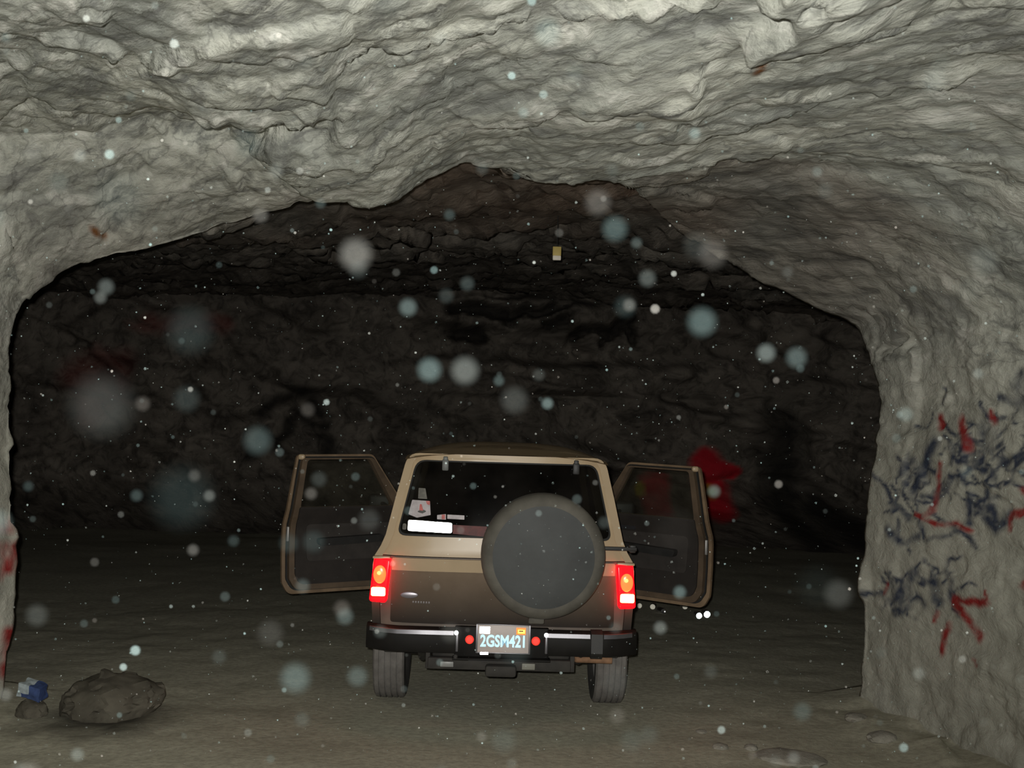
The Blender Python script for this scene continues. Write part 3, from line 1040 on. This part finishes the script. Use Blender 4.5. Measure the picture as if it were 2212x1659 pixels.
for x in (-0.37, 0.37):
    bm = bmesh.new()
    box(bm, (x, 1.72, 0.66), (0.50, 0.52, 0.16), 0.06, 3)
    st = from_bm('front_seat', bm, M['seat'], CAR)
    bm = bmesh.new()
    box(bm, (x, 1.42, 0.98), (0.48, 0.14, 0.60), 0.06, 3, Matrix.Rotation(R(10), 4, 'X'))
    from_bm('seat_back', bm, M['seat'], st)
    bm = bmesh.new()
    box(bm, (x, 1.36, 1.36), (0.26, 0.09, 0.17), 0.04, 3)
    from_bm('headrest', bm, M['seat'], st)
bm = bmesh.new()
box(bm, (0, 0.95, 0.68), (1.1, 0.46, 0.14), 0.05, 3)
box(bm, (0, 0.72, 0.92), (1.1, 0.13, 0.46), 0.05, 3, Matrix.Rotation(R(8), 4, 'X'))
from_bm('rear_seat', bm, M['seat'], CAR)

# spare wheel under its vinyl cover
sx, sz = rp(1174, 1203, 6.62)
bm = bmesh.new()
prof = [(0, -0.335), (0.15, -0.333), (0.26, -0.328), (0.315, -0.322)]
lathe(bm, prof, 64, 'Y', (sx, 0, sz))
sw = from_bm('spare_wheel_cover', bm, M['cover'], CAR)
bm = bmesh.new()
ee = [(0.315, -0.322)] + [(0.322 + 0.066 * math.sin(a), -0.252 - 0.070 * math.cos(a)) for a in np.linspace(0.12, math.pi / 2, 9)] + [(0.389, -0.17), (0.384, -0.11), (0.36, -0.085), (0.20, -0.08)]
lathe(bm, ee, 64, 'Y', (sx, 0, sz))
from_bm('cover_edge', bm, M['cover_edge'], sw)
bm = bmesh.new()
box(bm, (sx - 0.03, -0.2, sz - 0.405), (0.10, 0.07, 0.04), 0.012)
from_bm('cover_strap', bm, M['cover_edge'], sw)
bm = bmesh.new()
zc = sz + 0.035
box(bm, (0.57, -0.04, zc), (0.56, 0.03, 0.024), 0.005)
box(bm, (0.825, -0.01, zc), (0.04, 0.07, 0.05), 0.008)
tube(bm, [(sx, -0.02, sz), (sx, -0.20, sz)], 0.11, 16)
from_bm('carrier_arm', bm, M['black'], CAR)

# bumper
def bprofile():
    return [(-0.02, 0.622), (-0.085, 0.628), (-0.118, 0.612), (-0.128, 0.592), (-0.130, 0.500), (-0.120, 0.476), (-0.06, 0.468), (-0.02, 0.468)]


def extrude_x(name, prof, xs, mat, parent, yf=lambda x: 0.0, smooth=True):
    bm = bmesh.new()
    rings = [[bm.verts.new((x, y + yf(x), z)) for y, z in prof] for x in xs]
    n = len(prof)
    for a, b in zip(rings, rings[1:]):
        for k in range(n):
            bm.faces.new((a[k], a[(k + 1) % n], b[(k + 1) % n], b[k]))
    bm.faces.new(rings[0][::-1])
    bm.faces.new(rings[-1])
    return from_bm(name, bm, mat, parent, smooth)


def bcurve(x):
    return 0.10 * max(0, abs(x) - 0.62) ** 2 / 0.055


bumper = extrude_x('bumper', bprofile(), [-0.868, -0.85, -0.80, -0.74, -0.66, -0.5, -0.29], M['bumper'], CAR, bcurve)
b2 = extrude_x('bumper_half', bprofile(), [0.29, 0.5, 0.66, 0.74, 0.80, 0.85, 0.868], M['bumper'], bumper, bcurve)
b2.name = 'bumper_half'
cprof = [(-0.116, 0.619), (-0.1300, 0.617), (-0.1355, 0.592), (-0.126, 0.589)]
for xs in ([-0.845, -0.80, -0.74, -0.66, -0.5, -0.305], [0.285, 0.42, 0.558], [0.645, 0.72, 0.78, 0.835]):
    extrude_x('chrome_strip', cprof, xs, M['chrome'], bumper, bcurve)
extrude_x('bumper_strap', [(-0.08, 0.636), (-0.136, 0.62), (-0.142, 0.50), (-0.10, 0.46), (-0.05, 0.46), (-0.05, 0.636)], [0.565, 0.638], M['black'], bumper, bcurve)
# recessed centre section
bm = bmesh.new()
box(bm, (0, -0.045, 0.535), (0.60, 0.05, 0.20), 0.008)
box(bm, (0, -0.09, 0.442), (0.62, 0.09, 0.014), 0.004)
from_bm('plate_recess', bm, M['bumper'], bumper)
bm = bmesh.new()
box(bm, (0, -0.128, 0.436), (0.42, 0.008, 0.007), 0.002)
from_bm('recess_edge', bm, M['chrome'], bumper)
for x in (-0.283, 0.283):
    bm = bmesh.new()
    box(bm, (x, -0.10, 0.545), (0.020, 0.05, 0.12), 0.006)
    from_bm('recess_bracket', bm, M['chrome'], bumper)
    bm = bmesh.new()
    bmesh.ops.create_uvsphere(bm, u_segments=14, v_segments=10, radius=0.014)
    bmesh.ops.translate(bm, vec=(x * (1.02 if x < 0 else 0.99), -0.128, 0.606), verts=bm.verts)
    from_bm('plate_lamp', bm, M['plamp'], bumper)
for u, v in ((1014, 1384), (1158, 1388)):
    x, z = rp(u, v, 6.79)
    bm = bmesh.new()
    lathe(bm, [(0, -0.086), (0.020, -0.085), (0.0265, -0.079), (0.028, -0.066), (0.028, -0.05)], 24, 'Y', (x, 0, z))
    from_bm('red_reflector', bm, M['red_retro'], bumper)

# licence plate
px0, pz0 = rp(1087, 1381, 6.79)
PLATE = empty('licence_plate', (0, 0, 0))
PLATE.parent = CAR
pl_w, pl_h = 0.335, 0.178
bm = bmesh.new()
box(bm, (px0, -0.098, pz0), (pl_w, 0.008, pl_h), 0.003)
pl = from_bm('plate_sheet', bm, M['plate'], PLATE)
bm = bmesh.new()
for (cx_, cz_, sx_, sz_) in ((0, pl_h / 2, pl_w + 0.01, 0.006), (0, -pl_h / 2, pl_w + 0.01, 0.006), (-pl_w / 2, 0, 0.012, pl_h), (pl_w / 2, 0, 0.012, pl_h)):
    box(bm, (px0 + cx_, -0.101, pz0 + cz_), (sx_, 0.014, sz_), 0.002)
from_bm('plate_frame', bm, M['chrome'], PLATE)
me = text_mesh('2GSM421')
co = np.array([v.co for v in me.vertices])
lo, hi = co.min(0), co.max(0)
for v in me.vertices:
    v.co = Vector((px0 + ((v.co.x - lo[0]) / (hi[0] - lo[0]) - 0.5) * 0.282 - 0.004, -0.1035, pz0 - 0.052 + (v.co.y - lo[1]) / (hi[1] - lo[1]) * 0.078))
link('plate_number', me, M['blue_retro'], PLATE)
def plate_patch(name, cx_, cz_, w_, h_, mat, y=-0.1035):
    bm = bmesh.new()
    box(bm, (px0 + cx_, y, pz0 + cz_), (w_, 0.003, h_), 0.001)
    return from_bm(name, bm, mat, PLATE)


plate_patch('month_sticker', -0.118, 0.053, 0.066, 0.044, M['white_retro'])
plate_patch('year_sticker', 0.112, 0.052, 0.060, 0.044, M['orange_retro'])
plate_patch('sticker_print', 0.114, 0.050, 0.046, 0.024, M['yellow_retro'], -0.1055)
plate_patch('sticker_print', 0.112, 0.053, 0.026, 0.006, M['decal_deepred'], -0.1072)
plate_patch('frame_glint', -0.118, -0.092, 0.052, 0.016, M['white_retro'], -0.108)

# wheels
def wheel(cx_, cy_, s):
    w = empty('wheel', (cx_, cy_, TY_R))
    w.parent = CAR
    h = 0.105
    bm = bmesh.new()
    prof = []
    grooves = [(-0.06, 0.006), (-0.02, 0.006), (0.02, 0.006), (0.06, 0.006)]
    prof.append((TY_R - 0.022, -h))
    prof.append((TY_R - 0.004, -h + 0.012))
    for g, gw in grooves:
        prof += [(TY_R, g - gw), (TY_R - 0.01, g - gw + 0.001), (TY_R - 0.01, g + gw - 0.001), (TY_R, g + gw)]
    prof.append((TY_R - 0.004, h - 0.012))
    prof.append((TY_R - 0.022, h))
    lathe(bm, prof, 56, 'X')
    from_bm('tyre_tread', bm, M['tyre'], w, True, 25)
    bm = bmesh.new()
    for q in (-1, 1):
        lathe(bm, [(TY_R - 0.022, q * h), (TY_R - 0.06, q * (h + 0.006)), (TY_R - 0.11, q * (h - 0.004)), (TY_R - 0.145, q * (h - 0.025))], 48, 'X')
    from_bm('tyre_sidewall', bm, M['tyre_side'], w)
    bm = bmesh.new()
    lathe(bm, [(0.205, -0.08), (0.195, -0.07), (0.18, 0.0), (0.195, 0.07), (0.208, 0.08)], 36, 'X')
    lathe(bm, [(0.19, s * 0.03), (0.13, s * 0.045), (0.07, s * 0.03), (0.06, s * 0.06), (0, s * 0.065)], 36, 'X')
    from_bm('wheel_rim', bm, M['rim'], w)
    return w


for s in (-1, 1):
    wheel(s * 0.752, AX_R, s)
    wheel(s * 0.748, AX_F, s)

# running gear below the bumper
bm = bmesh.new()
tube(bm, [(-0.68, AX_R, 0.34), (0.68, AX_R, 0.34)], 0.045, 12)
bmesh.ops.create_uvsphere(bm, u_segments=16, v_segments=10, radius=0.15, matrix=Matrix.Translation((0.05, AX_R, 0.335)))
from_bm('rear_axle', bm, M['under'], CAR)
bm = bmesh.new()
box(bm, (-0.01, 0.02, 0.385), (0.92, 0.06, 0.075), 0.01)
box(bm, (0.0, -0.02, 0.355), (0.20, 0.10, 0.075), 0.02)
box(bm, (-0.47, 0.05, 0.42), (0.03, 0.08, 0.15), 0.006)
box(bm, (0.46, 0.05, 0.42), (0.03, 0.08, 0.15), 0.006)
box(bm, (0, 0.35, 0.45), (0.9, 0.6, 0.10), 0.03)
hb = from_bm('hitch_bar', bm, M['under'], CAR)
for (u, v, w_, h_, mat) in ((966, 1431, 0.085, 0.034, plain('grey_tag', (0.22, 0.22, 0.21), 0.4)), (1141, 1437, 0.084, 0.040, plain('pale_tag', (0.21, 0.205, 0.17), 0.6))):
    x, z = rp(u, v, 6.92)
    bm = bmesh.new()
    box(bm, (x, -0.018, z), (w_, 0.02, h_), 0.004)
    from_bm('hitch_tag', bm, mat, hb)
bm = bmesh.new()
xa, za = rp(1246, 1424, 7.0)
xb, zb = rp(1322, 1427, 7.0)
tube(bm, [(0.30, 0.5, za + 0.02), (xa - 0.05, 0.16, za + 0.01), (xa, 0.10, za), (xb, 0.10, zb)], 0.024, 12)
from_bm('exhaust_pipe', bm, M['rust'], CAR)
for x in (-0.52, 0.52):
    bm = bmesh.new()
    tube(bm, [(x, 0.05, 0.47), (x, 0.3, 0.36), (x, AX_R, 0.31), (x, 1.1, 0.38)], 0.03, 8)
    from_bm('leaf_spring', bm, M['under'], CAR)


# doors, hinged at the front and swung wide open
def door(s, ang):
    hx, hy = hw(1.0) - 0.02, 2.47
    root = CAR
    ca, sa = math.cos(R(ang)), math.sin(R(ang))

    def dmap(a, b, c):
        off = hw(b) - hw(1.0) - c           # outward from the hinge plane, negative is inside
        y = hy - a * ca + off * sa * 1.0
        x = hx + a * sa + off * ca
        return (s * x, y, b)
    outl = [(0.02, 0.49, 0.04), (1.10, 0.49, 0.07), (1.145, 0.58, 0.05), (1.15, 1.12), (1.115, 1.63, 0.035), (0.45, 1.64, 0.08), (0.06, 1.17, 0.03), (0.0, 1.10, 0.02)]
    whole = [(0.21, 1.20, 0.02), (1.065, 1.20, 0.03), (1.055, 1.598, 0.03), (0.49, 1.606, 0.06)]
    DZ = [0.62, 0.8, 1.0, 1.06, 1.12, 1.19, 1.3, 1.45, 1.6]
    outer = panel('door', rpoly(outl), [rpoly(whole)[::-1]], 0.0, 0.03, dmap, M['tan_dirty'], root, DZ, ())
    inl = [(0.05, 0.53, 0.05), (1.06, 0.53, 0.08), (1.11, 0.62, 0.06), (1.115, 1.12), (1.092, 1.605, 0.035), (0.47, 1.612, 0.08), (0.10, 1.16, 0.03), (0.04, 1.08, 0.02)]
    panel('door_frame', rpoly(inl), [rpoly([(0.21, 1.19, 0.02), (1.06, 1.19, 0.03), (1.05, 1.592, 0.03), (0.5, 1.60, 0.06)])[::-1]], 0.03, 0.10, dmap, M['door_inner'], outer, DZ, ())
    panel('weatherstrip', rpoly([(p[0] + (0.012 if p[0] > 0.5 else -0.012), p[1] + (0.010 if p[1] > 1 else -0.010), *p[2:]) for p in inl]), [rpoly([(0.20, 1.185, 0.02), (1.068, 1.185, 0.03), (1.058, 1.598, 0.03), (0.5, 1.606, 0.06)])[::-1]], 0.042, 0.058, dmap, M['seal'], outer, DZ, ())
    panel('trim_panel', rpoly([(0.08, 0.575, 0.05), (1.03, 0.575, 0.08), (1.065, 0.66, 0.05), (1.07, 1.205, 0.02), (0.16, 1.205, 0.02)]), [], 0.10, 0.118, dmap, M['trim'], outer, DZ, ())
    panel('trim_insert', rpoly([(0.16, 0.76, 0.04), (0.97, 0.76, 0.04), (0.99, 1.06, 0.04), (0.2, 1.06, 0.04)]), [], 0.118, 0.126, dmap, M['trim2'], outer, (0.8, 0.9, 1.0), ())
    panel('armrest', rpoly([(0.30, 0.905, 0.03), (0.88, 0.885, 0.03), (0.90, 0.945, 0.025), (0.32, 0.965, 0.025)]), [], 0.126, 0.19, dmap, M['black'], outer, (), ())
    panel('door_handle', rpoly([(0.36, 1.075, 0.012), (0.50, 1.075, 0.012), (0.50, 1.105, 0.012), (0.36, 1.105, 0.012)]), [], 0.118, 0.14, dmap, M['chrome'], outer, (), ())
    panel('door_glass', rpoly([(0.22, 1.19), (1.05, 1.19), (1.04, 1.585), (0.5, 1.59)]), [], 0.045, 0.05, dmap, M['clear'], outer, (1.3, 1.45), ())
    # latch on the rear edge of the door
    bm = bmesh.new()
    p0 = Vector(dmap(1.118, 0.98, 0.07))
    box(bm, p0, (0.022, 0.03, 0.12), 0.005)
    from_bm('door_latch', bm, M['rim'], outer)
    # bright worn corner at the top of the frame
    bm = bmesh.new()
    p0 = Vector(dmap(1.085, 1.612, 0.055))
    box(bm, p0, (0.055, 0.05, 0.045), 0.015, 3)
    from_bm('frame_corner', bm, M['tan'], outer)
    # mirror outside, by the front of the window
    bm = bmesh.new()
    p0 = Vector(dmap(0.24, 1.22, -0.14))
    box(bm, p0, (0.20, 0.07, 0.13), 0.03, 3)
    tube(bm, [p0, Vector(dmap(0.2, 1.16, 0.0))], 0.022, 8)
    from_bm('door_mirror', bm, M['black'], outer)
    return outer


def clear_glass():
    m, nt, bs = new_mat('clear_side_glass')
    out = nt.nodes['Material Output']
    tr = nd(nt, 'ShaderNodeBsdfTransparent')
    tr.inputs[0].default_value = (0.8, 0.82, 0.8, 1)
    gl = nd(nt, 'ShaderNodeBsdfGlossy')
    gl.inputs['Roughness'].default_value = 0.04
    fr = nd(nt, 'ShaderNodeFresnel')
    fr.inputs[0].default_value = 1.3
    n = noise(nt, objvec(nt), 5.0)
    df = nd(nt, 'ShaderNodeBsdfDiffuse')
    df.inputs[0].default_value = (0.3, 0.26, 0.2, 1)
    mx = nd(nt, 'ShaderNodeMixShader')
    nt.links.new(fr.outputs[0], mx.inputs[0])
    nt.links.new(tr.outputs[0], mx.inputs[1])
    nt.links.new(gl.outputs[0], mx.inputs[2])
    m2 = nd(nt, 'ShaderNodeMixShader')
    nt.links.new(ramp(nt, n, [(0.3, 0.02), (0.7, 0.06)]), m2.inputs[0])
    nt.links.new(mx.outputs[0], m2.inputs[1])
    nt.links.new(df.outputs[0], m2.inputs[2])
    nt.links.new(m2.outputs[0], out.inputs[0])
    return m


M['clear'] = clear_glass()
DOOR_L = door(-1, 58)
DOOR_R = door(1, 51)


# ------------------------------------------------------------------ stones, litter, tag
def stone_material():
    m, nt, bs = new_mat('loose_stone')
    v = objvec(nt)
    n = noise(nt, v, 6, 6, 0.65)
    nt.links.new(ramp(nt, n, [(0.3, (0.17, 0.16, 0.13)), (0.7, (0.33, 0.31, 0.26))]), bs.inputs['Base Color'])
    bs.inputs['Roughness'].default_value = 0.95
    bump(nt, bs, noise(nt, v, 25, 6, 0.7), 0.6, 0.02)
    return m


M['stone'] = stone_material()


def ground_z(x, y):
    me = floor_o.data
    co = ground_z.co
    d = (co[:, 0] - x) ** 2 + (co[:, 1] - y) ** 2
    return float(co[d.argmin(), 2])


ground_z.co = np.array([v.co for v in floor_o.data.vertices])


def stone(name, loc, size, seed, rz=0.0, sub=4, label=None, cat='stone', group=None, sink=0.2, shape=None, mat=None):
    bm = bmesh.new()
    bmesh.ops.create_icosphere(bm, subdivisions=sub, radius=1.0)
    p = np.array([v.co for v in bm.verts])
    k = 1 + 0.55 * facet(p * 1.25 + seed * 3.1, seed, 400) + 0.14 * facet(p * 2.6 + seed, seed + 9, 120) + 0.05 * fbm(p * 2.5 + seed, 4, seed)
    p = p * k[:, None]
    p[:, 2] = np.where(p[:, 2] < -0.5, -0.5 - (p[:, 2] + 0.5) * -0.2, p[:, 2])
    if shape:
        p = shape(p)
    p = p * np.array(size) * 0.5
    zmin = p[:, 2].min()
    for v, q in zip(bm.verts, p):
        v.co = Vector((q[0], q[1], q[2] - zmin - sink * size[2]))
    o = from_bm(name, bm, mat or M['stone'], None, True, 22)
    o.location = loc
    o.rotation_euler = (0, 0, rz)
    return tag(o, label, cat, group)


def lean(p):
    q = p.copy()
    q[:, 0] += 0.35 * np.clip(p[:, 2] + 0.3, 0, 2) * np.clip(p[:, 0], 0, 1)
    q[:, 2] = np.where((q[:, 2] < 0.1) & (q[:, 0] > 0.0), q[:, 2] + 0.22 * q[:, 0], q[:, 2])
    return q


DARK_STONE = plain('dark_grimy_rock', (0.085, 0.077, 0.06), 0.95, var=0.4, scale=5, spec=0.1, bmp=0.4)
bp = at(212, 1540, 6.78)
boulder = stone('boulder', (bp.x, 6.95, ground_z(bp.x, 6.9)), (0.58, 0.56, 0.40), 5, R(8), 5, 'big dark grey boulder on the floor at the foot of the left rock pillar', 'boulder', None, 0.2, lean, DARK_STONE)
sp = at(64, 1535, 6.75)
ledge = stone('stone', (sp.x, 6.78, ground_z(sp.x, 6.78)), (0.19, 0.2, 0.17), 38, 0.9, 4, 'dark low stone under the crumpled carton, between the left pillar and the boulder', 'stone', None, 0.2, None, DARK_STONE)


def ground_at(u, v):
    d = at(u, v, 1.0) - Vector((0, 0, CAM_Z))
    k = CAM_Z / -d.z
    return (d.x * k, k)


for (u, v, w_, dpt, h_, sd_, lb) in (
        (1556, 1616, 0.100, 0.10, 0.045, 21, 'small pale stone on the dirt floor, left one of two before the flat slab'),
        (1622, 1618, 0.082, 0.09, 0.050, 22, 'small pale stone on the dirt floor, close beside the flat slab'),
        (1708, 1640, 0.30, 0.42, 0.07, 23, 'broad flat pale rock slab lying on the dirt floor'),
        (1850, 1560, 0.17, 0.16, 0.07, 25, 'rounded stone at the foot of the painted right rock pillar'),
        (1905, 1600, 0.20, 0.16, 0.08, 26, 'wide low stone on the floor in front of the painted pillar'),
        (1515, 1580, 0.07, 0.07, 0.03, 27, 'tiny pale stone farther back than the other loose stones')):
    x, y = ground_at(u, v)
    stone('stone', (x, y, ground_z(x, y)), (w_, dpt, h_), sd_, sd_ * 1.7, 3, lb, 'stone', 'loose stones on the floor', 0.25)

# crumpled drinks carton wedged on the boulder
dgr = bpy.context.evaluated_depsgraph_get()
bx = at(68, 1484, 6.72)
bm = bmesh.new()
box(bm, (0, 0, 0), (0.15, 0.09, 0.085), 0.0)
bmesh.ops.subdivide_edges(bm, edges=bm.edges[:], cuts=5, use_grid_fill=True)
for v in bm.verts:
    n = vnoise(np.array([tuple(v.co * 28)]), 4)[0]
    v.co += v.co.normalized() * n * 0.014
cr = from_bm('crumpled_carton', bm, M['white_paper'], None, True, 25)
cr.data.materials.append(M['blue_paper'])
for p in cr.data.polygons:
    if p.center.x > 0.012 or (p.center.z < -0.02 and p.center.x > -0.04):
        p.material_index = 1
cr.rotation_euler = (R(8), R(10), R(-12))
cr.location = (bx.x, 6.75, 0)
bpy.context.view_layer.update()
low = min((cr.matrix_world @ v.co).z for v in cr.data.vertices)
top_z = max((ledge.matrix_world @ v.co).z for v in ledge.data.vertices)
cr.location.z = top_z - low - 0.004
tag(cr, 'crumpled blue and white carton resting on a low dark stone left of the boulder', 'carton')


# drink cans on the floor beyond the car
def can(u, v, r, ln, rz, mat_end, label, group='cans lying behind the car'):
    x, y = ground_at(u, v)
    o = bmesh.new()
    z = ground_z(x, y)
    lathe(o, [(r * 0.80, -ln / 2 + 0.002), (r * 0.86, -ln / 2), (r, -ln / 2 + 0.010), (r, ln / 2 - 0.016), (r * 0.82, ln / 2), (0, ln / 2 - 0.003)], 20, 'Y')
    t = empty('drink_can', (x, y, z + r - 0.004), rz)
    from_bm('can_body', o, M['tin'], t)
    e = bmesh.new()
    lathe(e, [(r * 0.84, -ln / 2 - 0.001), (r * 0.76, -ln / 2 - 0.004), (r * 0.5, -ln / 2 + 0.004), (0, -ln / 2 + 0.007)], 20, 'Y')
    from_bm('can_end', e, mat_end, t)
    return tag(t, label, 'can', group)


can(1378, 1311, 0.032, 0.11, R(10), M['dull_shine'], 'dull silver can lying on the floor nearest the right tail lamp')
can(1411, 1313, 0.033, 0.11, R(-14), M['dull_shine'], 'silver can on the floor below the right door, second out from the tail lamp')
can(1427, 1322, 0.032, 0.11, R(24), M['tin'], 'faint brownish can lying in front of the other cans below the right door')
can(1477, 1312, 0.033, 0.11, R(5), M['dull_shine'], 'silver can lying on the floor under the outer corner of the right door')
can(1507, 1332, 0.034, 0.12, R(4), M['shine'], 'bright shining can on the floor, left one of the two touching beyond the right door')
can(1524, 1330, 0.038, 0.12, R(4), M['shine'], 'brightest shining can on the floor, outermost from the car')

# yellow and white marker tag fixed to the rock ahead
tg_p = at(1203, 548, 9.6)
TG = empty('marker_tag', tg_p)
bm = bmesh.new()
box(bm, (0, 0, 0.022), (0.078, 0.014, 0.086), 0.006)
from_bm('tag_plate', bm, M['yellow_tag'], TG)
bm = bmesh.new()
box(bm, (0.0, -0.006, -0.040), (0.076, 0.028, 0.044), 0.008)
from_bm('tag_weight', bm, M['white_tag'], TG)
hit = ceil_o.ray_cast(tg_p + Vector((0, 0, 0.05)), Vector((0, 0, 1)))
top = hit[1].z - tg_p.z if hit[0] else 0.5
bm = bmesh.new()
tube(bm, [(0, 0, 0.06), (0, 0, top + 0.05)], 0.004, 6)
from_bm('hanging_wire', bm, M['black'], TG)
tag(TG, 'small yellow and white tag hanging on a wire from the far rock ceiling', 'tag')


# ------------------------------------------------------------------ dust drifting in the air
def dust():
    t = (1 + 5 ** 0.5) / 2
    iv = np.array([(-1, t, 0), (1, t, 0), (-1, -t, 0), (1, -t, 0), (0, -1, t), (0, 1, t), (0, -1, -t), (0, 1, -t), (t, 0, -1), (t, 0, 1), (-t, 0, -1), (-t, 0, 1)]) / math.sqrt(1 + t * t)
    fi = [(0, 11, 5), (0, 5, 1), (0, 1, 7), (0, 7, 10), (0, 10, 11), (1, 5, 9), (5, 11, 4), (11, 10, 2), (10, 7, 6), (7, 1, 8), (3, 9, 4), (3, 4, 2), (3, 2, 6), (3, 6, 8), (3, 8, 9), (4, 9, 5), (2, 4, 11), (6, 2, 10), (8, 6, 7), (9, 8, 1)]
    vs, fs, den, tin = [], [], [], []

    def mote(p, r, d, c):
        k = len(vs)
        for q in iv:
            vs.append((p[0] + q[0] * r, p[1] + q[1] * r, p[2] + q[2] * r))
            den.append(d); tin.append(0.85 * c ** 1.6)
        for f in fi:
            fs.append((f[0] + k, f[1] + k, f[2] + k))
    rg = np.random.RandomState(5)

    def spread(y):
        return (rg.uniform(-0.56, 0.56) * y, y, CAM_Z + rg.uniform(-0.40, 0.46) * y)
    for _ in range(5200):               # fine specks
        y = 2.0 + 4.9 * rg.rand() ** 0.7
        p = spread(y)
        if p[2] < 0.15 or p[2] > 3.0 or abs(p[0]) > 2.4:
            continue
        mote(p, 0.0006 + 0.0012 * rg.rand() ** 3, 0.25 + 0.7 * rg.rand(), rg.rand())
    for _ in range(260):                # nearer flakes
        y = 0.8 + 1.3 * rg.rand()
        mote(spread(y), 0.0016, 0.010 + 0.15 * rg.rand() ** 5, rg.rand())
    for _ in range(170):                # close to the lens
        y = 0.28 + 0.55 * rg.rand()
        mote(spread(y), 0.0024, (0.0005 + 0.0023 * rg.rand() ** 3) * (y / 0.35) ** 2, rg.rand())
    for _ in range(16):
        y = 0.14 + 0.10 * rg.rand()
        mote(spread(y), 0.0026, 0.00008 + 0.00016 * rg.rand() ** 2, rg.rand())
    o = from_arrays('airborne_dust', vs, fs, M['dust'])
    set_attr(o.data, 'mote_cover', np.array(den))
    set_attr(o.data, 'mote_tint', np.array(tin))
    return tag(o, 'pale dust motes drifting in the air and catching the flash', 'dust', kind='stuff')


dust()
